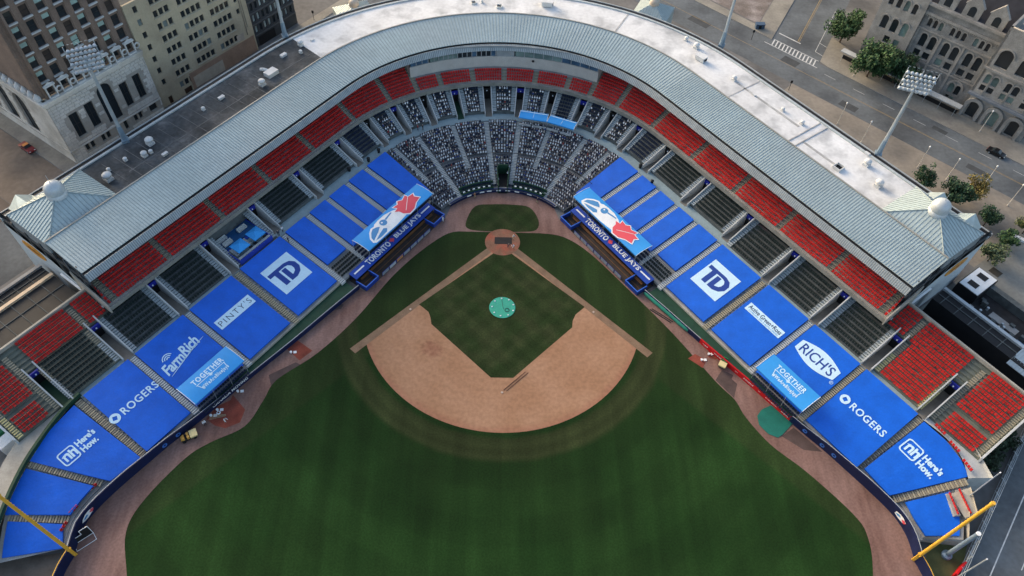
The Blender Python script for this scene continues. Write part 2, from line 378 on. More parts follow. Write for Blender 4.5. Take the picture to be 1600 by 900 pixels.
col = mult(base, ramp(noise(.8, 5, ((1, .15, 1), R(38))), .3, .7, .86, 1.14)); col = mult(col, ramp(noise(2.5, 4), .3, .7, .88, 1.12)); L.new(col, b.inputs['Base Color']); TRACK = m
REDCLAY = mat('red_clay', (.22, .052, .033), .95, .3, .5, .2, tint=(.17, .05, .035), tamt=.7, tscale=.4)
PATHM = mat('baseline_dirt', (.205, .135, .085), .95, .22, .5, .2, tint=(.20, .125, .08), tamt=.7, tscale=.3)
DARKP = mat('dark_patch', (.085, .058, .052), .9, .3, .4)  # darker brown tone for irregular ground patches

wallR = [(29, 16.6), (36, 17.1), (47, 17.7), (58, 18.6), (70, 19.2), (76, 19.8), (80.5, 20.0), (85.5, 20.2), (90.5, 20.2), (94.5, 19.2), (97.6, 16.8)]
def wallpts(side): return [(side*(o*C_+e*S_), o*S_-e*C_) for e, o in wallR]
OUTF = [(70, -70), (70.8, -74), (70.2, -80), (66, -92), (54, -106), (30, -119), (0, -123)]
back = [pos(gP(a), 16.3) for a in range(-46, 47, 4)]
dugL = [pos(gE(-1, 1.6), 15.0), pos(gE(-1, 28.8), 15.0)]; dugR = [pos(gE(1, 1.6), 15.0), pos(gE(1, 28.8), 15.0)]
lw = [tuple(p) for p in spline([(x, y) for x, y in wallpts(-1)], 3)]; rw = [tuple(p) for p in spline([(x, y) for x, y in wallpts(1)], 3)]
outl = [tuple(p) for p in spline([(x, y) for x, y in OUTF], 4)]
track = lw[::-1] + [dugL[1], dugL[0]] + back + dugR + rw + outl[1:] + [(-x, y) for x, y in outl[::-1][1:]]
sheet('warning_track', track[:-1], 0, TRACK)
gR = [(8.6, 2.9), (13.8, 1.9), (19.4, -2.7), (27.6, -13.5), (35.2, -24.2), (42.2, -35.6), (45.3, -39.8), (46.7, -43.6), (50.3, -49.3), (55.7, -54.6), (62.0, -62.4), (63.4, -66.6), (62.3, -73), (58, -85), (44, -101), (20, -111), (0, -114)]
gL = [(-7.6, 3.0), (-12.4, 2.3), (-18.5, -3.5), (-24.1, -11), (-30.2, -21.7), (-36.8, -30.4), (-43.6, -36.6), (-45.3, -41.2), (-47.6, -46.6), (-53, -49.9), (-56.7, -53), (-61.6, -60.6), (-63.1, -66.4), (-60.7, -73.7), (-56, -86), (-43, -101), (-20, -111), (0, -114)]
sheet('outfield_grass', [tuple(p) for p in spline(gR, 5)] + [tuple(p) for p in spline(gL, 5)][::-1][1:], .006, GRASS)
sheet('backstop_grass', [tuple(p) for p in spline([(-8.4, 6.2), (-7.9, 3.9), (-4, 3.2), (4, 3.2), (7.7, 3.9), (8.3, 7), (6.3, 11), (2.4, 11.8), (-2.4, 11.8), (-6.5, 11)], 4, True)], .006, INGRASS)
arc = [(28.96*math.cos(R(a)), -18.44+28.96*math.sin(R(a))) for a in range(-18, -163, -3)]
sheet('infield_dirt', [(0, .7)] + [(27.6, -26.5)] + arc + [(-27.6, -26.5)], .012, CLAY)
for s in (1, -1): sheet('baseline_path', [(s*30.5, -29.2), (s*29.3, -30.3), (s*18.0, -18.7), (s*1.0, -1.6), (s*.4, .6), (s*1.55, .0)], .0155, PATHM)
sheet('infield_grass', [(0, -1.5), (17.45, -17.9), (15.4, -19.9), (14.7, -21.5), (14.5, -23.2), (2.2, -35.5), (-2.2, -35.5), (-14.6, -22.9), (-14.9, -21.2), (-15.4, -19.8), (-17.5, -17.9)], .019, INGRASS)
sheet('home_plate_circle', ring(0, 0, 3.96, 40), .024, mat('home_circle_clay', (.24, .12, .075), .95, .25, .5, .2, tint=(.34, .075, .045), tamt=.8, tscale=.28))
for side, polys in ((-1, [[(322, 655), (338, 636), (360, 625), (364, 617), (383, 640), (375, 660), (352, 669), (336, 665)], [(446, 543), (464, 531), (488, 548), (468, 563)]]),
                    (1, [[(1108, 545), (1116, 538), (1130, 552), (1118, 562), (1106, 558)], [(1075, 560), (1086, 553), (1104, 563), (1098, 575)]])):
    for i, pl in enumerate(polys): sheet('bullpen_clay', [tuple(at(x, y, .01)[:2]) for x, y in pl], .010+.001*i, REDCLAY)
for i, pl in enumerate([[(420, 586), (462, 566), (470, 570), (458, 578), (424, 604)], [(505, 481), (525, 473), (537, 476), (533, 483), (512, 486)], [(1128, 578), (1146, 586), (1143, 592), (1152, 600), (1147, 622), (1118, 594)], [(1222, 682), (1240, 668), (1285, 706), (1256, 703)]]):
    sheet('dark_patch', [tuple(at(x, y, 0)[:2]) for x, y in pl], .003, DARKP)

# field fittings
o = shape('mound_cover', [ring(0, 0, 2.75, 40)], mat('green_tarpaulin', (.035, .34, .235), .6, .12, .5, bump=.3), None, Matrix.Translation((0, -18.44, .12)), .05)
tag(o, 'round green tarpaulin lying over the pitching mound in the infield grass', 'mound cover')
k = MB()
for a in range(9): t = a*.7+.3; k.tube((2.3*math.cos(t), 2.3*math.sin(t), .02), (2.3*math.cos(t)+.28, 2.3*math.sin(t)+.1, .06), .14, .14, 6)
k.build('sandbag', WHITE, o)
k = MB(); k.tube((.1, .3, .05), (-.1, 2.0, .05), .035); k.tube((.1, .3, .05), (.3, -.5, .05), .035)
for i in range(14):
    t, t2 = i*2*math.pi/14, (i+1)*2*math.pi/14; k.tube((1.0+.45*math.cos(t), -.7+.45*math.sin(t), .06), (1.0+.45*math.cos(t2), -.7+.45*math.sin(t2), .06), .06, n=5)
k.build('hose', BLACK, o)
o = shape('catcher_area_mat', [[(-1.9, -1.0), (2.0, -1.0), (2.0, 1.0), (-1.9, 1.0)]], mat('black_rubber', (.025, .022, .022), .8, .3), None, Matrix.Translation((.1, .4, .05)), .04)
tag(o, 'black rubber mat covering home plate inside the red clay circle', 'mat')
for i, (x, y, lb) in enumerate(((-19.2, -19.2, 'first'), (19.2, -19.2, 'third'), (0, -38.8, 'second'))):
    k = MB(); k.box(-.2, .2, -.2, .2, 0, .08); k.box(-.12, .12, -.12, .12, .08, .10)
    tag(k.build('base', mat('dusty_base', (.50, .40, .32), .8), None, Matrix.Translation((x, y, .014)) @ Matrix.Rotation(R(45), 4, 'Z')), 'dusty square base at the %s corner of the infield dirt' % ('left' if x < 0 else 'right' if x > 0 else 'lower'), 'base')
k = MB()
for d in (0, .55):
    k.tube((.3+d, -38.3-d*.3, .05), (4.6+d, -34.1-d*.3, .05), .055, .055, 5)
tag(k.build('drag_hose', mat('rust_brown', (.10, .035, .02), .8), None, (0, 0, .014)), 'pair of thin brown hoses laid straight beside second base', 'hose')
p = [at(x, y, 0) for x, y in ((1183, 650), (1190, 640), (1208, 632), (1224, 645), (1240, 660), (1222, 680), (1215, 684), (1200, 678), (1186, 664))]
c = sum(p, Vector())/len(p)
tag(shape('bullpen_cover', [[tuple((q-c)[:2]) for q in p]], mat('teal_tarpaulin', (.012, .14, .105), .6, .15, .6, bump=.4), None, Matrix.Translation((c.x, c.y, .06)), .05), 'green tarpaulin over the bullpen mound in front of the red wall', 'mound cover')
pa, pb = at(1008, 457, .5), at(1076, 516, .5)
k = MB(); n = 16; d = (pb-pa).normalized(); a_ = Vector((-d.y, d.x, 0))
rows = []
for i in range(n+1):
    q = pa.lerp(pb, i/n); r = .55*(1 if 0 < i < n else .75)+.03*math.sin(i*2.1); rows.append([q+a_*r*math.cos(t*math.pi/6)+Vector((0, 0, 1))*r*math.sin(t*math.pi/6) for t in range(13)])
k.grid(rows); k.poly(rows[0]); k.poly(rows[-1])
tag(k.build('rolled_tarp', mat('roll_tarpaulin', (.02, .21, .145), .6, .15), smooth=True), 'long rolled green infield tarpaulin along the right field wall', 'rolled tarp')

# ------------------------------------------------------------------ grandstand structure
GS = empty('grandstand', (0, 16, 0)); tag(GS, 'curved baseball grandstand with long grey ribbed metal roof wrapping behind home plate', 'grandstand')
GI = Matrix.Translation((0, -16, 0))
def part(mb, name, mats, smooth=False): return mb.build(name, mats, GS, GI, smooth)
VP = [5.4, 15.8, 26.1, 36.5, 46.4]; VE = [4.0, 17.2, 30.4, 43.4, 56.5, 69.4, 82.0]
VG = sorted([gP(s*a) for a in VP for s in (1, -1)] + [gE(s, e) for e in VE for s in (1, -1)])
EEND = 79.9
# lower bowl steps
def steps(o0, o1, zf, tread):
    n = int(round((o1-o0)/tread)); pr = [(o0, zf(o0)-.6), (o0, zf(o0))]
    for i in range(n):
        a = o0+(o1-o0)*i/n; b2 = o0+(o1-o0)*(i+1)/n; pr += [(b2, zf(a)), (b2, zf(b2) if i < n-1 else zf(a))]
    return pr
GT = gP(4.0)*.93
k = MB(); sweep(k, steps(22.9, 36.6, LZ, .89), [-GT, 0, GT]); part(k, 'lower_terrace', mat('mid_grey_concrete', (.12, .13, .138), .9, .25))
for s in (-1, 1):
    k = MB(); sweep(k, steps(17.0, 36.6, LZ, .89), gs(s*GT, gE(s, .5), 1.5)); part(k, 'lower_terrace', mat('mid_grey_concrete', (.12, .13, .138), .9, .25))
    k = MB(); sweep(k, steps(20.0, 36.6, LZ, .89), gs(gE(s, .5), gE(s, 30.2), 1.8)); part(k, 'lower_terrace', CONC)
for s in (-1, 1): k = MB(); sweep(k, steps(20.2, 36.6, LZ, .89), gs(gE(s, 30.2), gE(s, EEND+.9+.9*s), 1.8)); part(k, 'lower_terrace', CONC)
def wall_o(e):
    for (ea, oa), (eb, ob) in zip(wallR, wallR[1:]):
        if ea <= e <= eb+1e-6: return oa+(ob-oa)*(e-ea)/(eb-ea)
for s in (-1, 1):                                                        # dark green footing between wall and tarps
    k = MB(); es = [30+2.5*i for i in range(int((EEND-30)/2.5)+1)]
    k.grid([[(*pos(gE(s, e), wall_o(e)+.1), 1.0) for e in es], [(*pos(gE(s, e), max(20.3, wall_o(e)+.5)), 1.02) for e in es]]); part(k, 'front_walk', DKGREEN)
k = MB(); sweep(k, [(16.2, .85), (17.2, .86)], gs(gP(-47), gP(47), 1.5)); part(k, 'front_walk', CONC)
for s in (-1, 1): k = MB(); sweep(k, [(20.05, 1.0), (20.05, 1.5), (20.35, 1.51), (20.35, 1.2)], gs(gE(s, 31), gE(s, 56), 3)); part(k, 'front_kerb', CONC_T)
# cross aisle
k = MB(); sweep(k, [(36.6, 4.7), (36.6, 5.02), (39.4, 5.02)], gs(gE(-1, EEND), gE(1, EEND+1.8))); part(k, 'cross_aisle', WALKM)
# upper part of the bowl, one block between each pair of tunnels
HW = 1.05; SW = 1.25
upper = []
for i in range(len(VG)-1):
    g0, g1 = VG[i], VG[i+1]; upper.append((g0, g1))
    near = min(abs(g0), abs(g1)) < 71
    o0 = 39.2 if near else 37.6
    z0 = UZ(o0)
    k = MB()
    n = 9; pr = [(o0, 4.9), (o0, z0)]
    for j in range(n):
        b2 = o0+(47.4-o0)*(j+1)/n; pr += [(b2, z0+.38*j), (b2, z0+.38*(j+1))]
    party = g0 < 0 and abs(max(g0, g1)+gE(1, 30.4)) < .5; farb = min(abs(g0), abs(g1)) > gE(1, 69)
    if not (party or farb): sweep(k, pr, gs(g0+HW, g1-HW, 1.6)); part(k, 'upper_terrace', DARKC)
    elif party: sweep(k, [(37.0, 5.05), (45.4, 5.06), (45.4, 9.2)], gs(g0+HW, g1-HW, 1.6)); part(k, 'upper_terrace', DARKC)
    if farb: continue
    # stairs on both sides of every tunnel
    for ga, gb in ((g0+HW, g0+HW+SW), (g1-HW-SW, g1-HW)):
        k = MB()
        for j in range(18):
            a = o0+(47.4-o0)*j/18; slab(k, a, a+(47.4-o0)/18*.72, UZ(o0)+.19*j-.3, UZ(o0)+.19*j+.17, gs(ga+.06, gb-.06, 3), mi=0)
        part(k, 'stairs', [mat('blue_grey_steps', (.34, .39, .41), .8, .15), TSTEP])
for i, g in enumerate(VG):
    near = abs(g) < 73.5; o0 = 38.4 if near else 37.0
    k = MB(); slab(k, o0-.3, 47.0, 4.9, 5.04, gs(g-HW+.13, g+HW-.13, 1)); part(k, 'tunnel_floor', DKGREEN if (abs(g-gP(-15.8)) < .3 or abs(g-gE(-1, 82)) < .3) else mat('tunnel_floor_concrete', (.17, .16, .14), .9, .25))
    for s in (-1, 1):
        k = MB(); rows = []
        for q in (g+s*(HW-.12), g+s*(HW+.12)):
            for o, zb, zt in ((o0, 4.9, 5.9), (o0+1.2, 4.9, 6.35), (46.4, 4.9, UZ(46.4)+.75)): x, y = pos(q, o); rows.append(((x, y, zb), (x, y, zt)))
        A, B = rows[:3], rows[3:]
        for P_ in (A, B):
            for j in range(2): k.poly([P_[j][0], P_[j+1][0], P_[j+1][1], P_[j][1]])
        for j in range(2): k.poly([A[j][1], A[j+1][1], B[j+1][1], B[j][1]], 1)
        k.poly([A[0][0], B[0][0], B[0][1], A[0][1]])
        part(k, 'tunnel_wall', [CONC_L, CONC_L])
    blue = (i % 2 == 0) if abs(g) < 50 else True
    k = MB(); slab(k, 45.2, 45.5, 7.2, 8.3, gs(g-HW+.13, g+HW-.13, 1)); slab(k, 45.25, 45.45, 5.0, 7.2, gs(g-HW+.14, g+HW-.14, 1), mi=1)
    part(k, 'tunnel_lintel', [mat('royal_blue_sign', (.02, .03, .33), .5) if blue else BLACK, BLACK])
    k = MB()
    x, y = pos(g, 45.1); k.lathe((x, y, 7.7), [(.01, .16), (.16, .08), (.16, -.08), (.01, -.16)], 8); part(k, 'tunnel_lamp', plain('lamp_white', (.8, .85, .9), .4))
# back wall under the deck
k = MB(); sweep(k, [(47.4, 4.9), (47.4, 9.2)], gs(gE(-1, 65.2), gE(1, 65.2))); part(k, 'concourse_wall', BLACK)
# upper deck
DE = 65.5
k = MB(); n = 10; pr = [(53.8, 9.35), (44.7, 9.35), (44.7, 10.3), (44.9, 10.3), (44.9, 10.0), (45.6, 10.0)]
for j in range(n): pr += [(45.6+.82*j, 10.0+.37*j), (45.6+.82*(j+1), 10.0+.37*j)]
pr += [(53.8, 13.4), (53.8, 18)]
sweep(k, pr, gs(gE(-1, DE), gE(1, DE), 1.7), mis=[0, 1, 1, 1, 0]+[0]*(len(pr)-6)); part(k, 'upper_deck', [CONC, mat('deck_edge_concrete', (.24, .235, .205), .85, .25, .5)])
for s in (-1, 1):
    k = MB(); a = pos(gE(s, DE), 44.6); b_ = pos(gE(s, DE), 53.8); a2 = pos(gE(s, DE+.25), 44.6); b2 = pos(gE(s, DE+.25), 53.8)
    k.hexa([(*a, 8.9), (*a2, 8.9), (*b2, 8.9), (*b_, 8.9), (*a, 11.0), (*a2, 11.0), (*b2, 14.6), (*b_, 14.6)]); part(k, 'deck_end_wall', CONC_T)
DA = [0, 9.6, 19.7, 27.4, 36.8, 50.2]; DAE = [10.6, 23.8, 37.0, 50.8, 63.7]
DG = sorted(set([gP(s*a) for a in DA for s in (1, -1)] + [gE(s, e) for e in DAE for s in (1, -1)]))
for g in DG:
    k = MB(); top = 48.9 if abs(g) < gP(26) else 53.6; m_ = int((top-45.6)/.41)
    for j in range(m_): slab(k, 45.6+.41*j, 45.6+.41*j+.26, 9.8+.185*j, 10.06+.185*j, gs(g-.55, g+.55, 2), mi=j % 2)
    part(k, 'stairs', [TSTEP, mat('khaki_step', (.26, .26, .19), .9)])
# front railing of the deck
k = MB()
for z in (10.75, 11.05):
    pp = [(*pos(g, 44.72), z) for g in gs(gE(-1, DE), gE(1, DE), 2.5)]
    for a, b_ in zip(pp, pp[1:]): k.tube(a, b_, .03, n=4, cap=False)
part(k, 'deck_railing', mat('tan_rail', (.40, .37, .30), .6))
# press box
PG = gP(27.6)
k = MB(); slab(k, 49.6, 50.0, 11.6, 14.6, gs(-PG, PG, 2)); part(k, 'press_box_wall', mat('press_box_cream', (.52, .50, .45), .8, .08))
k = MB(); slab(k, 49.62, 49.9, 16.3, 17.7, gs(-PG, PG, 2)); part(k, 'press_box_header', mat('press_header', (.30, .33, .33), .7))
def frange(a, b, n): return [(a+(b-a)*i/n, a+(b-a)*(i+1)/n) for i in range(n)]
pw = [(a, b, GLASSB, 'g') for a, b in frange(-PG+.2, gP(-22), 3)] + [(a, b, GLASSG if i < 6 else (GLASSB if i % 4 == 1 else GLASS), 'g') for i, (a, b) in enumerate(frange(gP(-21.6), gP(-2.5), 14))] + \
     [(a, b, GLASSG if i < 5 else GLASSB, 'g') for i, (a, b) in enumerate(frange(gP(3), PG-.2, 9))]
for a, b, mm, _ in pw:
    k = MB(); slab(k, 49.78, 49.84, 14.65, 16.25, gs(a+.09, b-.09, 2)); w_ = part(k, 'press_box_window', mm)
    k = MB(); slab(k, 49.70, 49.92, 14.62, 16.28, gs(b-.08, b+.08, 1)); k.build('mullion', mat('mullion_grey', (.33, .35, .35), .6), w_)
k = MB(); slab(k, 49.66, 49.9, 14.6, 16.3, gs(gP(-2.3), gP(2.8), 2)); part(k, 'press_box_panel', mat('press_header', (.3, .3, .3)))
for s in (-1, 1):
    k = MB(); a = pos(s*PG, 49.6); b_ = pos(s*PG, 53.7); k.poly([(*a, 11.6), (*b_, 11.6), (*b_, 17.7), (*a, 17.7)]); part(k, 'press_box_side', MATS['press_box_cream'])
k = MB(); k.lathe((*pos(gP(8.3), 49.4), 13.9), [(.01, .25), (.3, .2), (.35, -.1), (.01, -.2)], 10); part(k, 'loudspeaker', BLACK)
# metal roof (centre of curvature lies further back than the seats')
RE = 65.4; YR = 5.0
rg = gs(gE(-1, RE), gE(1, RE), 1.8)
k = MB(); sweep(k, [(48.2, 17.9), (48.2, 18.0), (57.7, 20.0), (57.95, 20.0), (57.95, 14.9)], rg, YR); sweep(k, [(48.3, 17.85), (57.7, 19.8)], rg, YR)
part(k, 'metal_roof', ROOFM)
k = MB(); L_ = gE(1, RE); nr = int(2*L_/.6)
for i in range(nr+1):
    g = -L_+2*L_*i/nr; d = .055
    q = [pos(g-d, 48.25, YR), pos(g+d, 48.25, YR), pos(g+d, 57.7, YR), pos(g-d, 57.7, YR)]; zz = [18.01, 18.01, 20.0, 20.0]
    k.hexa([(x, y, z-.02) for (x, y), z in zip(q, zz)]+[(x, y, z+.10) for (x, y), z in zip(q, zz)], bottom=False)
part(k, 'roof_seams', RIBM)
k = MB(); slab(k, 57.6, 57.9, 19.95, 20.18, rg, YR); part(k, 'ridge_cap', mat('ridge_cap_tan', (.27, .27, .25), .6))
k = MB(); slab(k, 47.75, 48.18, 17.55, 17.75, rg, YR); part(k, 'gutter', BLACK)
k = MB(); sweep(k, [(47.7, 17.75), (47.55, 17.8), (46.75, 16.45), (46.9, 16.4), (47.7, 17.7)], rg, YR); part(k, 'roof_fascia', mat('fascia_metal', (.40, .44, .44), .5, .15))
k = MB()
nr = int(2*L_/.42)
for i in range(nr+1):
    g = -L_+2*L_*i/nr; d = .085
    q = [pos(g-d, 46.72, YR), pos(g+d, 46.72, YR), pos(g+d, 47.52, YR), pos(g-d, 47.52, YR)]; zz = [16.42, 16.42, 17.77, 17.77]
    k.poly([(x, y, z+.05) for (x, y), z in zip(q, zz)])
part(k, 'fascia_ribs', mat('fascia_rib', (.20, .23, .235), .5))
k = MB()                                                                  # posts and soffit under the roof
sweep(k, [(46.9, 16.35), (53.8, 17.4)], rg, YR); part(k, 'soffit', DARKC)
# flat roof behind
fr_white = gs(gP(-46.9)*.985, gE(1, 64.0), 1.8)
def flat(g0, g1, m_, nm): k = MB(); sweep(k, [(57.9, 15.02), (75.2, 15.0)], gs(g0, g1, 1.8), YR); return part(k, nm, m_)
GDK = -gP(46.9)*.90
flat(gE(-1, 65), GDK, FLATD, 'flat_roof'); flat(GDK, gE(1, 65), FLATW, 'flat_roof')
k = MB(); slab(k, 75.2, 75.75, 14.6, 15.3, gs(gE(-1, 65.6), gE(1, 65.6), 2), YR); part(k, 'parapet', mat('parapet_metal', (.42, .47, .48), .5, .15))
k = MB(); slab(k, 75.76, 76.5, 14.4, 15.32, gs(gE(-1, 65.6), gE(1, 65.6), 2), YR); part(k, 'parapet_ledge', BLACK)
k = MB(); slab(k, 76.51, 76.8, 14.3, 15.5, gs(gE(-1, 65.6), gE(1, 65.6), 2), YR); part(k, 'parapet_coping', mat('coping_grey', (.33, .36, .37), .6))
k = MB(); sweep(k, [(76.3, 0), (76.3, 14.5)], gs(gE(-1, 65.4), gE(1, 65.4), 2.5), YR); part(k, 'street_wall', mat('precast_wall', (.48, .46, .42), .8, .1))
k = MB()                                                                  # seams of the flat roof
for i in range(16):
    g = gE(-1, 44)+i*2.9; slab(k, 61, 73.5, 15.01, 15.05, [g-.07, g+.07], YR)
slab(k, 66.9, 67.1, 15.01, 15.045, gs(gE(-1, 42), GDK, 2), YR)
part(k, 'roof_joint', mat('grey_joint', (.13, .135, .135), .9, .5, .5))
k = MB()
for g in (gP(27)*.9, gE(1, 3), gE(1, 22), gE(1, 24)): slab(k, 58.5, 75, 15.02, 15.06+.1*(g > 60), [g-.12, g+.12], YR)
slab(k, 66.2, 66.8, 15.03, 15.06, gs(gE(1, 24), gE(1, 34), 2), YR); slab(k, 69.5, 70.1, 15.03, 15.06, gs(gE(1, 0), gE(1, 20), 2), YR)
part(k, 'roof_joint', mat('pale_grey_joint', (.36, .37, .37), .9, .4, .5))
# end pavilions: pyramid roofs with a dome
for s in (-1, 1):
    e0, e1, o0, o1, zb, za = 49.2, 65.2, 57.9, 71.2, 18.6, 22.6
    nm = 'left' if s < 0 else 'right'
    ap = pos(gE(s, (e0+e1)/2), (o0+o1)/2); cs = [pos(gE(s, e), o) for e, o in ((e0, o0), (e1, o0), (e1, o1), (e0, o1))]
    k = MB()
    for i in range(4): a, b_ = cs[i], cs[(i+1) % 4]; k.poly([(*a, zb), (*b_, zb), (*ap, za)])
    for i in range(4): a, b_ = cs[i], cs[(i+1) % 4]; k.poly([(*a, 14.8), (*b_, 14.8), (*b_, zb), (*a, zb)], 1)
    pv = part(k, 'pavilion_roof', [ROOFM, mat('pavilion_wall', (.22, .25, .26), .7)])
    k = MB()
    for i in range(4):
        a, b_ = Vector((*cs[i], zb)), Vector((*cs[(i+1) % 4], zb)); A = Vector((*ap, za)); ln = (b_-a).length; n = int(ln/.75)
        k.tube(a+Vector((0, 0, .06)), A+Vector((0, 0, .1)), .13, n=5)
        for j in range(1, n):
            t = j/n; f0 = a.lerp(b_, t); tt = min(t, 1-t)*2; mid_ = a.lerp(b_, .5); f1 = f0+(A-mid_)*tt
            k.tube(f0+Vector((0, 0, .05)), f1+Vector((0, 0, .05)), .06, n=4, cap=False)
    k.build('roof_seams', RIBM, pv)
    k = MB(); k.lathe((*ap, za-1.0), [(1.9, 0), (1.85, .85), (1.7, .95), (1.7, 1.1)] + [(1.85*math.cos(t*math.pi/16), 1.6+1.85*math.sin(t*math.pi/16)) for t in range(-4, 9)], 28)
    part(k, 'dome', mat('dome_metal', (.50, .54, .55), .4, .08, metal=.2), True)
    k = MB(); k.tube((*ap, za+1.5), (*ap, za+4.2), .07, .03, 6); part(k, 'finial', STEEL)
    # small gables on the far side
    for (ea, eb) in ((51.0, 56.0), (58.4, 63.4)):
        q0, q1, qm = pos(gE(s, ea), o1+4.2), pos(gE(s, eb), o1+4.2), pos(gE(s, (ea+eb)/2), o1+4.2); r0, r1, rm = pos(gE(s, ea), o1-.5), pos(gE(s, eb), o1-.5), pos(gE(s, (ea+eb)/2), o1-2.5)
        if s < 0 and ea < 55: continue
        k = MB(); k.poly([(*q0, 16.2), (*qm, 18.2), (*rm, 18.9), (*r0, 17.6)]); k.poly([(*qm, 18.2), (*q1, 16.2), (*r1, 17.6), (*rm, 18.9)]); k.poly([(*q0, 16.2), (*q1, 16.2), (*qm, 18.2)])
        part(k, 'gable_roof', ROOFM)
    # end wall facing the outfield
    k = MB(); q = lambda o, z, d=0: (*pos(gE(s, 65.45+d), o), z)
    k.poly([q(57, 0), q(76.2, 0), q(76.2, 13.2), q(61.5, 12.2), q(57, 10.8)]); k.poly([q(46.6, 4.9), q(57, 0), q(57, 10.8), q(50.5, 8.8), q(46.6, 7.8)])
    part(k, 'end_wall', mat('white_end_wall', (.50, .56, .585), .7, .06))
    k = MB(); k.poly([q(47, 8.5, -.4), q(76, 8.5, -.4), q(76, 16.5, -.4), q(58, 18.6, -.4), q(48.5, 17.8, -.4)]); part(k, 'end_shade_sheet', BLACK)  # black sheet paints the darkness of the open concourse under the roof
    k = MB()
    for o in (50, 54, 58, 62.5, 67, 71.5, 75.8): k.obox(pos(gE(s, 65.25), o), outdir(gE(s, 65)), .3, .16, 8, 16.4+min(2, max(0, 60-o)*.2))
    slab(k, 48, 76.4, 14.6, 15.4, [gE(s, 65.1), gE(s, 65.38)]); part(k, 'end_frame', mat('dark_steel', (.06, .07, .075), .6))
    M = Matrix.Identity(4); u = Vector((*outdir(gE(s, 60)), 0)); 
    c3 = Vector(q(68.2, 10.6, .08)); zz = Vector((0, 0, 1)); xx = (u if s > 0 else -u)
    M = Matrix(((xx.x, 0, xx.cross(zz).x, c3.x), (xx.y, 0, xx.cross(zz).y, c3.y), (0, 1, 0, c3.z), (0, 0, 0, 1)))
    sg = shape('wall_sign', [[(3.9*math.cos(t), 1.55*math.sin(t)*(1 if abs(math.cos(t)) < .9 else .7)) for t in [i*math.pi/12 for i in range(24)]]], mat('orange_sign', (.62, .27, .03), .5), None, M, .1)
    tag(sg, 'orange oval sign on the white end wall of the %s pavilion' % nm, 'sign')
    shape('sign_lettering', [[(-2.4, -.25), (-1.2, .5), (-.6, .1), (.3, .5), (.9, .1), (2.4, .35), (2.2, -.1), (.6, -.45), (-.5, -.2), (-1.4, -.5)]], plain('sign_brown', (.25, .08, .01)), sg, Matrix.Translation((0, 0, .08)))
    k = MB(); a = q(47.0, 9.0, 0); b_ = q(60, 9.4, 0)
    k.hexa([q(47, 8.6, .1), q(60, 9.2, .1), q(60, 9.2, .5), q(47, 8.6, .5), q(47, 9.0, .1), q(60, 9.6, .1), q(60, 9.6, .5), q(47, 9.0, .5)]); part(k, 'ramp_rail', WHITE)
# ------------------------------------------------------------------ seats
def seat_geo(k, c, u, z, down=False):          # one folded seat; u = 2-D direction along the row, facing is to the right of u turned inwards
    ux, uy = u; vx, vy = -uy, ux
    def P_(x, y, zz): return (c[0]+x*ux+y*vx, c[1]+x*uy+y*vy, z+zz)
    for (hx, y0, y1, z0, z1, t) in ((.235, .16, .24, .32, .84, .07), ((.215, -.20, .16, .38, .50, .0) if down else (.215, .0, .16, .36, .62, .0))):
        k.hexa([P_(-hx, y0, z0), P_(hx, y0, z0), P_(hx, y1, z0), P_(-hx, y1, z0), P_(-hx, y0+t, z1), P_(hx, y0+t, z1), P_(hx, y1+t, z1), P_(-hx, y1+t, z1)], bottom=False)
def seat_rows(name, label, group, g0, g1, rows, m_, skip=0.0, cat='seating'):
    gm = (g0+g1)/2; bx, by = pos(gm, rows[0][0]); t = empty(name, (bx, by, rows[0][1])); tag(t, label, cat, group)
    for o, z in rows:
        k = MB(); a = Vector(pos(g0, o)); b_ = Vector(pos(g1, o)); gl = gs(g0, g1, .25); ps = [Vector(pos(g, o)) for g in gl]
        acc = [0]
        for p, q in zip(ps, ps[1:]): acc.append(acc[-1]+(q-p).length)
        n = max(1, int(acc[-1]/.56)); j = 0
        for i in range(n):
            if skip and random.random() < skip: continue
            d = acc[-1]*(i+.5)/n
            while acc[j+1] < d: j += 1
            f = (d-acc[j])/(acc[j+1]-acc[j]); p = ps[j].lerp(ps[j+1], f); od = outdir(gl[j])
            seat_geo(k, (p.x-bx, p.y-by), (od[1], -od[0]), z-rows[0][1], m_ is SEAT_R and random.random() < .85)
        if k.v: k.build('seat_row', m_, t)
    return t
def side(g): return 'left' if g < 0 else 'right'
# upper deck: red
deck = []; ends = [gE(-1, DE-.2)] + DG + [gE(1, DE-.2)]
cnt = {-1: 0, 1: 0}
nd = len(ends)-1
for i in range(nd):
    g0, g1 = ends[i], ends[i+1]; press = max(abs(g0), abs(g1)) < gP(28)
    rows = [(45.75+.82*j, 10.02+.37*j) for j in range(4 if press else 9)]
    if press: rows = [(45.75+.82*j, 10.02+.37*j) for j in range(4)]
    n_ = i if i < nd/2 else nd-1-i; sd_ = 'left' if i < nd/2 else 'right'
    seat_rows('seat_section', 'red upper deck seat section below the metal roof, %s from the %s end' % (ORD[n_], sd_), 'red upper deck sections', g0+.62 if i else g0+.1, g1-.62 if i < nd-1 else g1-.1, rows, SEAT_R)
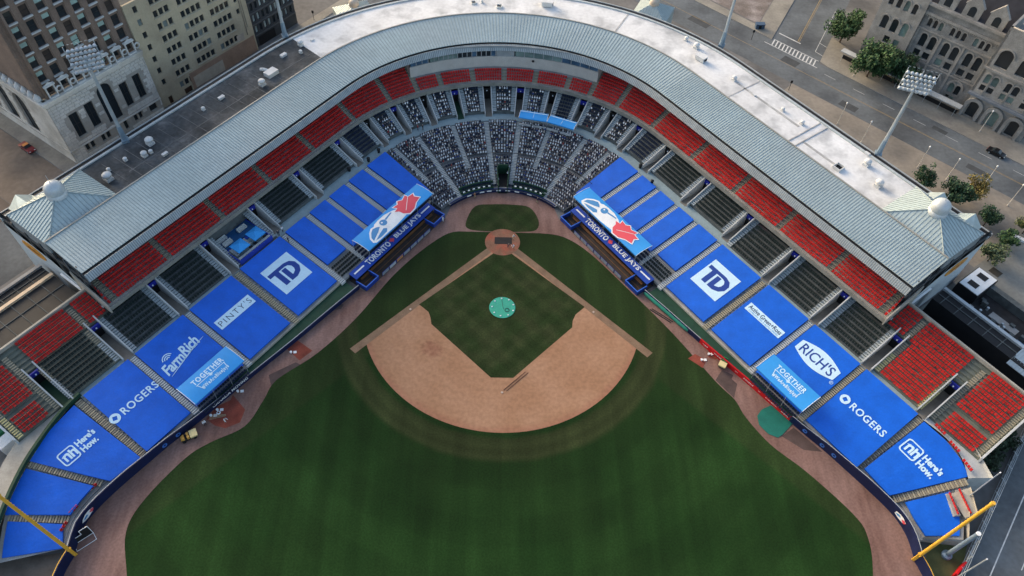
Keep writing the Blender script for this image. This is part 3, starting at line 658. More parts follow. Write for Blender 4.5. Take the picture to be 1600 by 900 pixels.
# upper bowl: dark green, the far ends red
for i, (g0, g1) in enumerate(upper):
    far = min(abs(g0), abs(g1)); near = far < 71; o0 = 39.2 if near else 37.6
    a, b_ = g0+HW+SW+.05, g1-HW-SW-.05; sd_ = side((g0+g1)/2); n_ = i if i < len(upper)/2 else len(upper)-1-i
    if far > gE(1, 69) or (far > gE(1, 60) and False): continue
    if sd_ == 'left' and abs(far-gE(1, 30.4)) < .5: continue
    rows = [(o0+.15+(47.4-o0)/9*j, UZ(o0)+.02+.38*j) for j in range(9)]
    navy = far < gP(48)
    seat_rows('seat_section', '%s seat section behind the cross aisle, %s' % ('navy' if navy else 'dark green', 'straight behind home plate' if g0*g1 < 0 else '%s from the %s outfield end' % (ORD[n_], sd_)), 'seat sections behind the cross aisle', a, b_, rows, SEAT_N if navy else SEAT_G)
# red bleachers at both ends
ENDE = {-1: 91.5, 1: 93.5}
for s in (-1, 1):
    k = MB(); n = 15; o0 = 37.8; pr = [(o0, 4.6), (o0, 5.4)]
    for j in range(n): pr += [(o0+.9*(j+1), 5.4+.34*j), (o0+.9*(j+1), 5.4+.34*(j+1))]
    pr += [(51.6, pr[-1][1]), (51.6, 0)]
    sweep(k, pr, gs(gE(s, 82.0+HW), gE(s, ENDE[s]), 2))
    pr2 = [(45.6, 4.9)] + [p for p in pr if p[0] > 45.6]
    pr3 = [p for p in pr if p[0] <= 45.91]; sweep(k, pr2, gs(gE(s, 65.7), gE(s, 82.0+HW), 2)); sweep(k, pr3, gs(gE(s, 69.4+HW), gE(s, 82.0-HW), 2)); part(k, 'end_terrace', mat('green_grey_concrete', (.13, .145, .12), .9, .25))
    k = MB(); slab(k, 51.3, 51.7, 9.5, 11.3, gs(gE(s, 65.7), gE(s, ENDE[s]), 3)); part(k, 'bleacher_back_wall', CONC_T)
    k = MB(); a = lambda o, z, d: (*pos(gE(s, ENDE[s]+d), o), z)
    k.hexa([a(37.6, 0, 0), a(51.7, 0, 0), a(51.7, 0, .35), a(37.6, 0, .35), a(37.6, 6.4, 0), a(51.7, 11.3, 0), a(51.7, 11.3, .35), a(37.6, 6.4, .35)]); part(k, 'bleacher_side_wall', mat('white_bleacher_wall', (.5, .52, .52), .8))
    sd_ = 'left' if s < 0 else 'right'
    row = lambda o0_, n_: [(o0_+.9*j, 5.42+.34*round((o0_-38)/.9)+.34*j) for j in range(n_)]
    def rr_(e0, e1, o0_, n_, lb, sk=.0):
        g0, g1 = sorted((gE(s, e0), gE(s, e1))); seat_rows('seat_section', lb % sd_, 'red bleacher sections', g0, g1, row(o0_, n_), SEAT_R, sk)
    rr_(66.0, 69.6, 46.1, 6, 'red bleacher block tucked beneath the %s end of the upper deck')
    rr_(71.0, 81.0-.2, 46.1, 6, 'wide red bleacher block above the last dark seats on the %s')
    rr_(84.5, ENDE[s]-1.5, 42.5, 10, 'red bleacher block at the outfield end of the %s stand'); rr_(85.2, ENDE[s]-1.5, 38.0, 4, 'small lower red bleacher block at the outfield end of the %s stand')
    if s > 0: rr_(71.8, 80.4, 38.0, 9, 'red bleacher block between the last two tunnels on the %s')
    else:
        g0, g1 = gE(s, 80.4), gE(s, 71.8); seat_rows('seat_section', 'dark green seat block between the last two tunnels on the left', 'seat sections behind the cross aisle', g0, g1, row(38.0, 9), SEAT_G)
    for e, oa, ob, mm in ((70.3, 46, 51, TSTEP), (83.6, 38, 51, TSTEP), (ENDE[s]-.75, 38, 51, YSTEP if s < 0 else TSTEP), (71.1, 38, 46, YSTEP if s > 0 else LSTEP), (81.0-.1, 38, 46, YSTEP if s > 0 else LSTEP)):
        k = MB()
        for j in range(int((ob-oa)/.45)):
            o = oa+.45*j; slab(k, o, o+.28, 5.2+.17*((oa-38)/.45+j), 5.5+.17*((oa-38)/.45+j), sorted((gE(s, e-.5), gE(s, e+.5))), mi=0 if j < 10 else 1)
        part(k, 'stairs', [mm, TSTEP])
# lower bowl behind home plate: navy seats, fan cutouts
HA = [-49.0, -38.0, -29.5, -20.2, -6.6, 6.0, 19.4, 34.0, 45.2, 49.0]
hs_aisle = [(-45.4, 24.3, 36.4, .55), (-34.8, 16.6, 36.4, .6), (-20.0, 23.0, 36.4, .55), (-6.8, 18.0, 36.4, .6), (6.2, 18.0, 36.4, .6), (18.4, 23.5, 36.4, .55), (33.4, 16.6, 36.4, .6), (44.6, 24.4, 36.4, .55)]
for a, oa, ob, hw in hs_aisle:
    k = MB(); n = int((ob-oa)/.445)
    for j in range(n):
        o = oa+.445*j; r = o+.58
        dg = hw/r/PHI0*(G00+C_); slab(k, o, o+.3, LZ(o)-.25, LZ(o)+.13, gs(gP(a)-dg, gP(a)+dg, 3))
    part(k, 'stairs', [mat('grey_steps', (.36, .40, .41), .85, .12)])
cuts = []
def inaisle(f, o):
    for a, oa, ob, hw in hs_aisle:
        if oa-.3 <= o <= ob+.2 and abs(R(f-a))*(o+.58) < hw+.32: return True
    return abs(R(f))*(o+.58) < 1.15 and o < 22.9
blocks = [(-54, -45.4), (-45.4, -34.8), (-34.8, -20), (-20, -6.8), (-6.8, 0), (0, 6.2), (6.2, 18.4), (18.4, 33.4), (33.4, 44.6), (44.6, 54)]
for bi, (f0, f1) in enumerate(blocks):
    mids = (f0+f1)/2; bx, by = pos(gP(mids), 26)
    lb = 'navy seat section full of fan cutouts, ' + '%s %s of the home plate tunnel' % (ORD[4-bi if bi < 5 else bi-5], 'left' if bi < 5 else 'right')
    t = empty('seat_section', (bx, by, LZ(26))); tag(t, lb, 'seating', 'lower bowl sections behind home plate')
    for j in range(22):
        o = 17.2+.89*j
        if o > 36.2 or abs(o-26.1) < .5: continue
        k = MB(); r = o+.58; z = LZ(17+.89*j)+.02; n = int(R(f1-f0)*r/.6)
        for i in range(n):
            f = f0+(f1-f0)*(i+.5)/n
            if inaisle(f, o) or (abs(f) > 48.4 and o > 21.5) or abs(f) > 53.5: continue
            x, y = pos(gP(f), o); od = (math.sin(R(f)), math.cos(R(f)))
            seat_geo(k, (x-bx, y-by), (od[1], -od[0]), z-LZ(26))
            if not (o < 18.8 and abs(f) < 33) and random.random() < .9: cuts.append((x-od[0]*.12, y-od[1]*.12, z+.36, R(f), o))
        if k.v: k.build('seat_row', SEAT_N, t)
for i, (g0, g1) in enumerate(upper):                                     # cutouts in the sections behind the aisle too
    f0, f1 = g0/gP(1), g1/gP(1)
    if max(abs(f0), abs(f1)) > 54 or (f0 > 10 and f1 < 30): continue
    for j in range(9):
        o = 39.35+(47.4-39.2)/9*j; z = UZ(39.2)+.02+.38*j
        if j > 6: continue
        gl = g0+HW+SW+.35
        while gl < g1-HW-SW-.2:
            x, y = pos(gl, o); f = gl/gP(1); od = (math.sin(R(f)), math.cos(R(f)))
            dens = .92 if abs(f) < 26 else .75
            if random.random() < dens*(1 if j < 5 else .6): cuts.append((x-od[0]*.12, y-od[1]*.12, z+.36, R(f), 60+o))
            gl += .6*(G00+C_)/PHI0/(o+.58)
# a cutout: flat printed board with head and shoulders
BODY = [(-.15, 0), (.15, 0), (.18, .3), (.14, .4), (.07, .43), (.105, .5), (.115, .6), (.07, .70), (0, .73), (-.07, .70), (-.115, .6), (-.105, .5), (-.07, .43), (-.14, .4), (-.18, .3)]
SKIN = [(-.07, .43), (.07, .43), (.105, .5), (.115, .6), (.06, .62), (-.06, .62), (-.115, .6), (-.105, .5)]
shirts = [plain('shirt_%s' % n_, c, .8) for n_, c in (('white', (.80, .82, .85)), ('pale', (.36, .42, .50)), ('blue', (.03, .07, .24)), ('red', (.30, .04, .045)), ('grey', (.13, .15, .17)), ('navy', (.015, .02, .045)), ('orange', (.36, .16, .08)), ('cream', (.48, .45, .40)))]
skins = [plain('skin_tone', (.42, .30, .24), .7), plain('skin_tone_deep', (.24, .13, .08), .7)]
hairm = plain('hair_dark', (.035, .025, .02), .8)
def cut_geo(k, M, mi_s, mi_k, mi_h):
    n = len(BODY); base = len(k.v)
    for y in (-.012, .012): k.v += [tuple(M @ Vector((x, y, z))) for x, z in BODY]
    k.f.append(tuple(base+i for i in range(n))); k.m.append(mi_s); k.f.append(tuple(base+n+n-1-i for i in range(n))); k.m.append(mi_h)
    for i in range(n): j = (i+1) % n; k.f.append((base+j, base+i, base+n+i, base+n+j)); k.m.append(mi_h if i > 5 and i < 11 else mi_s)
    k.poly([M @ Vector((x, -.016, z)) for x, z in SKIN], mi_k)
    k.poly([M @ Vector((x, -.02, z)) for x, z in ((-.115, .6), (-.06, .62), (.06, .62), (.115, .6), (.07, .70), (0, .73), (-.07, .70))], mi_h)
allm = shirts+skins+[hairm, shirts[2]]
var = []
for i in range(12):
    k = MB(); si = [0, 0, 0, 1, 2, 0, 4, 7, 0, 0, 5, 1][i]
    cut_geo(k, Matrix.Identity(4), si, 8+(i % 4 == 3), 11 if i % 3 == 0 else (0 if i % 5 == 1 else 10)); var.append(k.mesh('fan_cutout', allm))
cuts.sort(key=lambda c: c[4])
tilt = lambda: Matrix.Rotation(R(random.uniform(-22, -8)), 4, 'X')
for c in cuts[:300]:
    ob = link('fan_cutout', random.choice(var), None, Matrix.Translation(c[:3]) @ Matrix.Rotation(-c[3], 4, 'Z') @ tilt())
    tag(ob, 'cardboard fan cutout propped in a navy seat of the lowest rows behind home plate', 'fan cutout', 'fan cutouts in the lowest rows behind home plate')
k = MB()
for c in cuts[300:]:
    cut_geo(k, Matrix.Translation(c[:3]) @ Matrix.Rotation(-c[3], 4, 'Z') @ tilt(), random.choice([0, 0, 0, 0, 0, 0, 0, 1, 1, 2, 4, 5, 5, 7] + ([3] if random.random() < .4 else [5])), random.choice([8, 8, 9]), random.choice([10, 10, 0, 0, 7]))
tag(k.build('fan_cutouts', allm), 'mass of cardboard fan cutouts filling the navy seats behind home plate', 'fan cutouts', kind='stuff')
# green boxes by the backstop, tunnel to home plate
for s in (-1, 1):
    k = MB(); g0, g1 = sorted((gP(s*7.2), gP(s*33.5)))
    slab(k, 16.6, 16.75, .8, 1.5, gs(g0, g1, 1.5)); slab(k, 18.3, 18.45, 1.2, 2.0, gs(g0, g1, 1.5)); sweep(k, [(16.75, .93), (18.3, 1.1)], gs(g0, g1, 1.5)); slab(k, 17.3, 17.7, 1.0, 1.45, gs(g0, g1, 1.5))
    t = part(k, 'green_box_seats', DKGREEN)
    k = MB()
    for j in range(6): g = g0+(g1-g0)*(j+.6)/6.4; k.obox(pos(g, 17.15), (outdir(g)[1], -outdir(g)[0]), .25, .12, 1.2, 1.5)
    k.build('seat_number_plate', WHITE, t)
k = MB(); slab(k, 15.9, 22.6, .05, .12, [gP(-3.6)*.93, gP(3.6)*.93], mi=1)
for s in (-1, 1): slab(k, 15.9, 22.7, .1, 2.6, sorted((s*gP(3.6)*.93, s*gP(4.2)*.93)))
slab(k, 22.6, 22.9, .1, 2.9, [gP(-3), gP(3)], mi=0); part(k, 'home_plate_tunnel', [DKGREEN, BLACK])
k = MB()
for g in gs(gP(-45), gP(48), 3):
    p = pos(g, 26.0); k.tube((*p, LZ(26)), (*p, LZ(26)+1.1), .03, n=4)
pp = [(*pos(g, 26.0), LZ(26)+1.1) for g in gs(gP(-21), gP(52), 1.5)]
for a, b_ in zip(pp, pp[1:]): k.tube(a, b_, .06, n=4, cap=False)
part(k, 'bowl_railing', BLACK)
# ------------------------------------------------------------------ blue seat tarps
def tarp_surface(k, quad, nx, ny, zoff=.52, th=.05):
    """quad: four plan corners (front-a, front-b, back-b, back-a) as (x, y, z)"""
    A, B, Cc, D = [Vector(p) for p in quad]; rows = []
    for j in range(ny+1):
        r = []
        for i in range(nx+1):
            p = A.lerp(B, i/nx).lerp(D.lerp(Cc, i/nx), j/ny); edge = i in (0, nx) or j in (0, ny)
            w = 0 if edge else (.008 if j % 2 else -.008)+random.uniform(-.016, .016)
            r.append(p+Vector((0, 0, zoff+w)))
        rows.append(r)
    k.grid(rows)
    rim = rows[0]+[r[-1] for r in rows[1:]]+rows[-1][::-1][1:]+[r[0] for r in rows[::-1][1:-1]]
    for a, b_ in zip(rim, rim[1:]+rim[:1]): k.poly([a, b_, b_-Vector((0, 0, .35)), a-Vector((0, 0, .35))])
SL = .216
def leg_tarp(s, e0, e1, o0, o1, label, g_home=None):
    em, om = (e0+e1)/2, (o0+o1)/2; M = FR(s, om, em, LZ(om)+.52, SL); t = empty('seat_tarp', M); tag(t, label, 'tarp', 'blue seat tarps')
    q = [(*pos(gE(s, e), o), LZ(o)) for e, o in ((e0, o0), (e1, o0), (e1, o1), (e0, o1))]
    if g_home is not None: q[0] = (*pos(s*g_home, o0), LZ(o0)); q[3] = (*pos(s*g_home, o1), LZ(o1))
    k = MB(); tarp_surface(k, q, 12, 36)
    sheet_ = k.build('tarp_sheet', TARP, t, M.inverted(), True)
    return t
def bar(parent, x0, y0, x1, y1, m_=PRINT, z=.06, name='printed_panel'):
    return shape(name, [[(x0, y0), (x1, y0), (x1, y1), (x0, y1)]], m_, parent, Matrix.Translation((0, 0, z)))
def td(t, w):
    h = w; bar(t, -w/2, -h/2+.6, w/2, h/2+.6)
    u = w/10; z = Matrix.Translation((0, .6, .075))
    T_ = [(-3.6, 2.0), (1.2, 2.0), (2.6, 1.6), (3.4, .6), (3.4, -.9), (2.6, -2.0), (1.2, -2.6), (-.45, -2.6), (-.45, .9), (.75, .9), (.75, -1.5), (1.0, -1.5), (1.8, -1.1), (2.1, -.5), (2.1, .3), (1.6, .95), (.9, 1.15), (-1.0, 1.15), (-1.0, -2.6), (-2.3, -2.6), (-2.3, 1.0), (-3.6, 1.0)]
    shape('lettering', [[(x*u*1.25, y*u*1.25+.35*u) for x, y in T_]], PRINT_B, t, z)
def rogers(t, x=0):
    text('ROGERS', 7.6, 1.55, PRINT, t, 1.1, x, .06, .02, 1.12)
    shape('ring_logo', [ring(-4.2, x, .98), [(-4.2+.55*math.cos(a), x+.55*math.sin(a)) for a in [R(20+90*i) for i in range(4)]]], PRINT, t, Matrix.Translation((0, 0, .06)))
names = {-1: 'left', 1: 'right'}
for s in (-1, 1):
    nm = names[s]
    for i, (e0, e1, oa, gh) in enumerate(((-3.0, 3.6, 22.0, gP(49.4)), (5.2, 9.9, 23.0, None), (11.4, 16.2, 23.0, None), (17.6, 22.4, 24.0, None), (24.0, 29.7, 24.7, None))):
        leg_tarp(s, e0, e1, oa, 36.5, 'narrow plain blue seat tarp on the %s wing, %s' % (nm, ['nearest home plate', 'second from home plate', 'third from home plate', 'fourth from home plate', 'fifth from home plate'][i]), gh)
    t = leg_tarp(s, 31.3, 42.5, 20.7, 36.5, 'blue seat tarp with a white square bank logo on the %s wing' % nm); td(t, 7.4)
    t = leg_tarp(s, 44.8, 55.5, 20.7, 36.5, "blue seat tarp with a narrow white panel of thin spaced capitals on the left wing" if s < 0 else 'blue seat tarp with a narrow white tyre shop panel on the right wing')
    if s < 0: bar(t, -4.4, .2, 4.4, 2.5); text("PINTY'S", 7.9, 1.25, PRINT_D, t, 0, 1.35, .075, -.012, 1.25)
    else:
        bar(t, -4.6, .3, 4.6, 2.3); text('Active Green+Ross', 8.5, 1.0, PRINT_D, t, 0, 1.5, .075, .015, 1.0); text('COMPLETE TIRE & AUTO CENTRE', 7.8, .32, LOGO_B, t, .2, .66, .075)
    t = leg_tarp(s, 57.1, 68.4, 20.7, 36.5, 'blue seat tarp with white script lettering and a curved underline on the left wing' if s < 0 else "blue seat tarp with a big white lens shaped logo on the right wing")
    if s < 0:
        M = Matrix.Translation((-.1, 1.9, .06)) @ Matrix.Rotation(R(7), 4, 'Z')
        link('lettering', text_mesh('Farm', 1, PRINT, .03, .95, .25, (4.7, 2.3)), t, M @ Matrix.Translation((-2.5, -.2, 0))); link('lettering', text_mesh('Rich', 1, PRINT, .03, .95, .25, (4.1, 2.4)), t, M @ Matrix.Translation((1.9, .1, 0)))
        top = [(-4.6+9.6*i/12, -1.75+1.05*math.sin(math.pi*i/24)) for i in range(13)]; shape('underline', [top+[(x, y-.06-.16*math.sin(math.pi*j/12)) for j, (x, y) in reversed(list(enumerate(top)))]], PRINT, t, M)
        for r_ in (.45, .85, 1.25):
            a_ = [R(20+140*i/8) for i in range(9)]; shape('sun_rays', [[(-2.2+r_*math.cos(q), 1.1+r_*math.sin(q)) for q in a_]+[(-2.2+(r_-.2)*math.cos(q), 1.1+(r_-.2)*math.sin(q)) for q in reversed(a_)]], PRINT, t, M)
    else:
        n = 14; up_ = [(-4.7+9.4*i/n, 1.15+1.15*math.sin(math.pi*i/n)) for i in range(n+1)]
        shape('lens_panel', [[(x, y+2.6) for x, y in up_]+[(x, -y+2.6) for x, y in reversed(up_)]], PRINT, t, Matrix.Translation((0, 0, .06))); text("RICH'S", 7.7, 2.3, PRINT_B, t, 0, 2.6, .075, .01, 1.0)
        shape('trademark', [ring(4.9, .9, .36), ring(4.9, .9, .28)], PRINT, t, Matrix.Translation((0, 0, .05))); text('R', .28, .32, PRINT, t, 4.9, .9, .05)
    t = leg_tarp(s, 69.9, 79.5 if s < 0 else 81.6, 20.7, 36.5, 'blue seat tarp with a white ring emblem and bold capitals on the %s wing' % nm); rogers(t, .6 if s < 0 else .3)
# fan-shaped ends of the lower bowl
def end_tarp(pts, label, n_front):
    """pts: front edge then back edge (plan px), heights along the slope"""
    c = sum((Vector(p) for p in pts), Vector())/len(pts); t = empty('seat_tarp', c); tag(t, label, 'tarp', 'blue seat tarps')
    lo = [Vector(p)-c for p in pts[:n_front]]; hi = [Vector(p)-c for p in pts[n_front:]]
    def resample(P_, n):
        L_ = [0]
        for a, b_ in zip(P_, P_[1:]): L_.append(L_[-1]+(b_-a).length)
        o = []
        for i in range(n+1):
            d = L_[-1]*i/n; j = 0
            while j < len(P_)-2 and L_[j+1] < d: j += 1
            o.append(P_[j].lerp(P_[j+1], (d-L_[j])/(L_[j+1]-L_[j])))
        return o
    a, b_ = resample(lo, 10), resample(hi, 10); k = MB(); rows = [[p.lerp(q, j/14)+Vector((0, 0, .0 if j in (0, 14) else random.uniform(-.008, .008))) for p, q in zip(a, b_)] for j in range(15)]
    k.grid(rows); rim = rows[0]+[r[-1] for r in rows[1:]]+rows[-1][::-1][1:]+[r[0] for r in rows[::-1][1:-1]]
    for p, q in zip(rim, rim[1:]+rim[:1]): k.poly([p, q, q-Vector((0, 0, .35)), p-Vector((0, 0, .35))])
    k.build('tarp_sheet', TARP, t); return t, c
A3 = lambda l, z: [at(x, y, z_) for (x, y), z_ in zip(l, z)]
frontL = [(231, 706), (172.5, 751.5), (120, 800), (98, 856)]
t1, c1 = end_tarp(A3([(220.5, 715.5), (203, 728), (172.5, 751.5), (115.5, 633), (78, 672), (45, 720)], [2.0, 2.05, 2.1, 5.3, 5.1, 4.8]), 'blue fan shaped tarp with a white boxed emblem and two words, left corner', 3)
t2, c2 = end_tarp(A3([(145.5, 759), (125, 782), (109.5, 804), (40.5, 732), (20, 768), (7.5, 804)], [2.4, 2.3, 2.2, 4.6, 4.2, 3.8]), 'plain blue fan shaped tarp beside the yellow pole in the left corner', 3)
end_tarp(A3([(97.5, 819), (98, 840), (97.5, 856.5), (12, 814.5), (6, 845), (3, 871.5)], [2.1, 1.8, 1.5, 3.5, 3.1, 2.6]), 'lowest plain blue tarp under the foot of the left yellow pole', 3)
t4, c4 = end_tarp(A3([(1351, 732), (1370, 753), (1390, 774), (1444, 658.5), (1480, 690), (1501, 717), (1514.5, 744)], [2.2, 2.2, 2.1, 5.3, 5.3, 5.1, 4.8]), 'blue fan shaped tarp with a white boxed emblem and two words, right corner', 3)
end_tarp(A3([(1415.5, 784.5), (1430, 812), (1447, 837), (1484.5, 768), (1499.5, 807), (1499.5, 837)], [2.3, 2.1, 1.9, 3.9, 3.4, 2.8]), 'plain blue fan shaped tarp in the right outfield corner', 3)
from mathutils.bvhtree import BVHTree
for s, t, c, px in ((-1, t1, c1, (127, 697)), (1, t4, c4, (1441, 722))):
    sh = [o for o in t.children if o.name.startswith('tarp_sheet')][0].data; bv = BVHTree.FromPolygons([v.co for v in sh.vertices], [p_.vertices for p_ in sh.polygons])
    M = FR(s, 28.5, 86, 0, 0); w = at(*px, 3.75); M.translation = w-c; M2 = M @ Matrix.Rotation(R(0 if s < 0 else -3), 4, 'Z') @ Matrix.Scale(.9 if s < 0 else 1.0, 4)
    parts_ = [('house_emblem', shape_mesh('house_emblem', lp, PRINT), 0, 0) for lp in ([rrect(-2.6, 0, 3.4, 3.2, .6), rrect(-2.6, 0, 2.9, 2.7, .45)], [[(-3.6, -.9), (-3.2, -.9), (-3.2, .2), (-2.9, .35), (-2.75, .2), (-2.75, -.9), (-2.35, -.9), (-2.35, .5), (-2.6, .75), (-3.0, .75), (-3.2, .6), (-3.2, .75), (-3.9, .35), (-3.6, .35)]], [[(-2.25, -.9), (-1.85, -.9), (-1.85, .15), (-1.6, .25), (-1.45, .1), (-1.45, -.9), (-1.05, -.9), (-1.05, .4), (-1.3, .65), (-1.85, .6), (-1.85, 1.0), (-2.25, 1.0)]])]
    parts_ += [('lettering', text_mesh(s_, 1, PRINT, .045, 1.0, 0, (w_, 1.4)), xx, yy) for s_, yy, w_, xx in (("Here's", .8, 4.0, 1.5), ('How.', -.85, 3.4, 1.2))]
    zl = 0.0
    for nm_, me, xx, yy in parts_:
        for v in me.vertices:
            q = M2 @ Vector((v.co.x+xx, v.co.y+yy, 0)); hit = bv.ray_cast(Vector((q.x, q.y, 20)), Vector((0, 0, -1)))[0]; v.co = Vector((q.x, q.y, (hit.z if hit else zl)+.06)); zl = v.co.z-.06
        link(nm_, me, t)
# stepped ends under the tarps
for s in (-1, 1):
    B_ = [(128, 622, 5.0), (100, 648, 5.0), (68, 690, 4.8), (38, 735, 4.6), (8, 800, 3.8), (-6, 880, 2.6)] if s < 0 else [(1440, 655, 5.0), (1480, 688, 5.0), (1503, 718, 5.0), (1513, 765, 4.4), (1508, 810, 3.4), (1506, 845, 2.8)]
    F_ = []
    for e_ in (78.5, 83, 87, 91, 94.5, 97.4 if s < 0 else 95.8):
        o_ = wall_o(e_)+.35; x_, y_ = pos(gE(s, e_), o_); F_.append((x_, y_, 1.35))
    a = spline(F_, 4); b_ = spline([at(*p) for p in B_], 4); k = MB(); rows = []
    for j in range(20):
        q = [x.lerp(y, j/19) for x, y in zip(a, b_)]; q2 = [x.lerp(y, min(1, (j+1)/19)) for x, y in zip(a, b_)]
        rows.append([Vector((p.x, p.y, p.z-.2)) for p in q]); rows.append([Vector((p2.x, p2.y, p.z-.2)) for p, p2 in zip(q, q2)])
    k.grid(rows); part(k, 'end_bowl_terrace', CONC)
    # aisles
    AI = [((120, 626), (226, 712), 5.1, 1.5), ((44, 724), (158, 755), 4.6, 1.7), ((10, 809), (106, 812), 3.5, 1.7)] if s < 0 else [((1440, 653), (1343, 727), 5.1, 1.5), ((1513, 752), (1398, 780), 4.6, 1.7)]
    for p, q, z1, z0 in AI:
        P0, P1 = at(*q, z0), at(*p, z1); d = P1-P0; n = int(d.length/.42); u2 = Vector((d.x, d.y)).normalized(); k = MB()
        for j in range(n): c = P0+d*(j/n); k.obox((c.x, c.y), u2, .15, .62, c.z-.3, c.z+.12, j % 2)
        part(k, 'stairs', [TSTEP, mat('brown_grey_step', (.22, .20, .16), .9)])
# aisles between the tarps on the wings
for s in (-1, 1):
    for e, oa, lite in ((4.4, 20, 1), (10.65, 20, 1), (16.9, 20, 1), (23.2, 20, 1), (30.5, 19.5, 1), (43.65, 20, 0), (56.3, 20, 1), (69.15, 20, 1 if s < 0 else 0)):
        k = MB(); n = int((36.6-oa)/.445); hw = .58
        for j in range(n): o = oa+.445*j; slab(k, o, o+.27, LZ(o)-.25, LZ(o)+.3, [gE(s, e-hw), gE(s, e+hw)])
        lite = lite and not (s > 0 and e > 60)
        part(k, 'stairs', LSTEP if lite else TSTEP)
    for e, oo in ((30.5, 20.5),):
        pass
# exposed dark seats below the fifth tarp and in front
for s in (-1, 1):
    g0, g1 = sorted((gE(s, 23.9), gE(s, 29.8)))
    seat_rows('seat_section', 'small dark green seat block showing below the fifth blue tarp on the %s' % names[s], 'seat blocks below the tarps', g0, g1, [(20.6+.89*j, LZ(20.6+.89*j-.2)) for j in range(4)], SEAT_G)
    g0, g1 = sorted((gE(s, .5), gE(s, 23.0)))
    seat_rows('seat_section', 'navy seat block shaded by the big light blue canopy on the %s' % names[s], 'seat blocks under the canopies', g0, g1, [(20.2+.89*j, LZ(20.2+.89*j-.2)) for j in range(4)], SEAT_N)
    g0, g1 = sorted((gE(s, 57.5), gE(s, 68.3)))
    seat_rows('seat_section', 'navy seat block below the small light blue canopy on the %s' % names[s], 'seat blocks under the canopies', g0, g1, [(18.6+.85*j, 1.1+.2*j) for j in range(3)], SEAT_N)

# ------------------------------------------------------------------ canopies
def canopy(name, label, M, w, d, posts, h):
    """barrel-topped fabric canopy; local x along, y outwards, z up (0 = front edge)"""
    t = empty(name, M); tag(t, label, 'canopy', 'light blue canopies'); k = MB(); ny, nx = 8, 12; rise = .45
    prof = [(-d/2+d*j/ny, .12+rise*math.sin(math.pi*(.15+.7*j/ny))-.10) for j in range(ny+1)]
    rows = [[(-w/2+w*i/nx, y, z) for i in range(nx+1)] for y, z in prof]; k.grid(rows); low = [[(x, y, z-.05) for x, y, z in r] for r in rows]; k.grid(low)
    k.grid([rows[0], [(x, y, z-.28) for x, y, z in rows[0]]]); k.grid([rows[-1], [(x, y, z-.28) for x, y, z in rows[-1]]])
    k.build('canopy_fabric', AWN, t)
    k = MB()
    for sx in (-w/2, w/2):
        for (y, z), (y2, z2) in zip(prof, prof[1:]): k.tube((sx, y, z), (sx, y2, z2), .06, n=5)
    k.build('edge_trim', WHITE, t)
    for i in range(posts):
        x = -w/2+.1+(w-.2)*i/(posts-1); k = MB(); k.tube((x, -d/2, 0), (x, -d/2-.1, -h), .05, n=6); k.build('post', STEEL, t)
        k = MB(); k.tube((x, d/2, 0), (x, d/2, -h+1.2), .05, n=6); k.build('post', STEEL, t)
    return t, lambda y: .12+rise*math.sin(math.pi*(.15+.7*(y+d/2)/d))-.10
def drape(me, zf):
    for v in me.vertices: v.co.z = zf(v.co.y)+.03
    return me
def dense(loops, m_, zf, parent, name, dz=0.0):
    me = shape_mesh(name, loops, m_)
    import bmesh
    bm = bmesh.new(); bm.from_mesh(me)
    for q in [-2.2+.4*i for i in range(12)]:
        bmesh.ops.bisect_plane(bm, geom=bm.verts[:]+bm.edges[:]+bm.faces[:], plane_co=(0, q, 0), plane_no=(0, 1, 0))
    bm.to_mesh(me); bm.free()
    for v in me.vertices: v.co.z = zf(v.co.y)+.03+dz
    return link(name, me, parent)
def jay(t, zf, w):
    # outlines measured in the awning's own plane: x along, y up
    def m_(pts): return [(x, y) for x, y in pts]
    head = [(-8.6, -1.75), (-8.4, -.6), (-7.2, .7), (-6.0, 1.35), (-5.2, 1.15), (-4.6, 1.55), (-3.2, 1.75), (-1.2, 1.75), (.8, 1.2), (2.4, .4), (3.2, -.8), (2.4, -1.9), (-1.5, -2.25), (-4.0, -2.2), (-6.5, -2.25), (-8.0, -2.2)]
    dense([m_(head)], WHITE, zf, t, 'bird_emblem')
    dense([[(-8.1, -1.5), (-7.9, -.6), (-6.9, .35), (-5.9, .9), (-4.9, .55), (-4.4, .1), (-5.6, -.55), (-6.9, -1.05)]], LOGO_B, zf, t, 'bird_beak', .02)
    dense([[(-7.7, -1.75), (-5.8, -1.15), (-4.2, -.75), (-3.6, -1.3), (-4.3, -1.85), (-6.2, -1.95)]], LOGO_B, zf, t, 'bird_beak', .02)
    dense([ring(-3.0, .35, .88, 18)], LOGO_B, zf, t, 'bird_eye', .02); dense([ring(-3.25, .55, .22, 10)], WHITE, zf, t, 'bird_eye_glint', .04)
    dense([[(-2.2, .75), (.2, 1.15), (.4, .85), (-2.0, .35)]], LOGO_B, zf, t, 'bird_crest', .02)
    lf = [(4.4+(x-4.4)*1.22, -.05+(y+.05)*1.12) for x, y in [(2.1, -.2), (1.5, .35), (2.5, .6), (2.2, 1.45), (3.3, 1.25), (3.9, 1.9), (4.7, 1.3), (5.9, 1.85), (5.9, 1.0), (7.1, .8), (6.7, .1), (7.2, -.9), (5.8, -1.2), (4.6, -1.9), (3.2, -2.0), (2.3, -1.2)]]
    cx, cy = 4.3, -.05
    dense([[(cx+(x-cx)*1.1, cy+(y-cy)*1.12) for x, y in lf]], WHITE, zf, t, 'leaf_outline', .04); dense([lf], LOGO_R, zf, t, 'maple_leaf', .06)
    dense([[(2.9, -1.1), (6.1, 1.15), (6.15, 1.05), (2.95, -1.2)]], WHITE, zf, t, 'leaf_vein', .08)
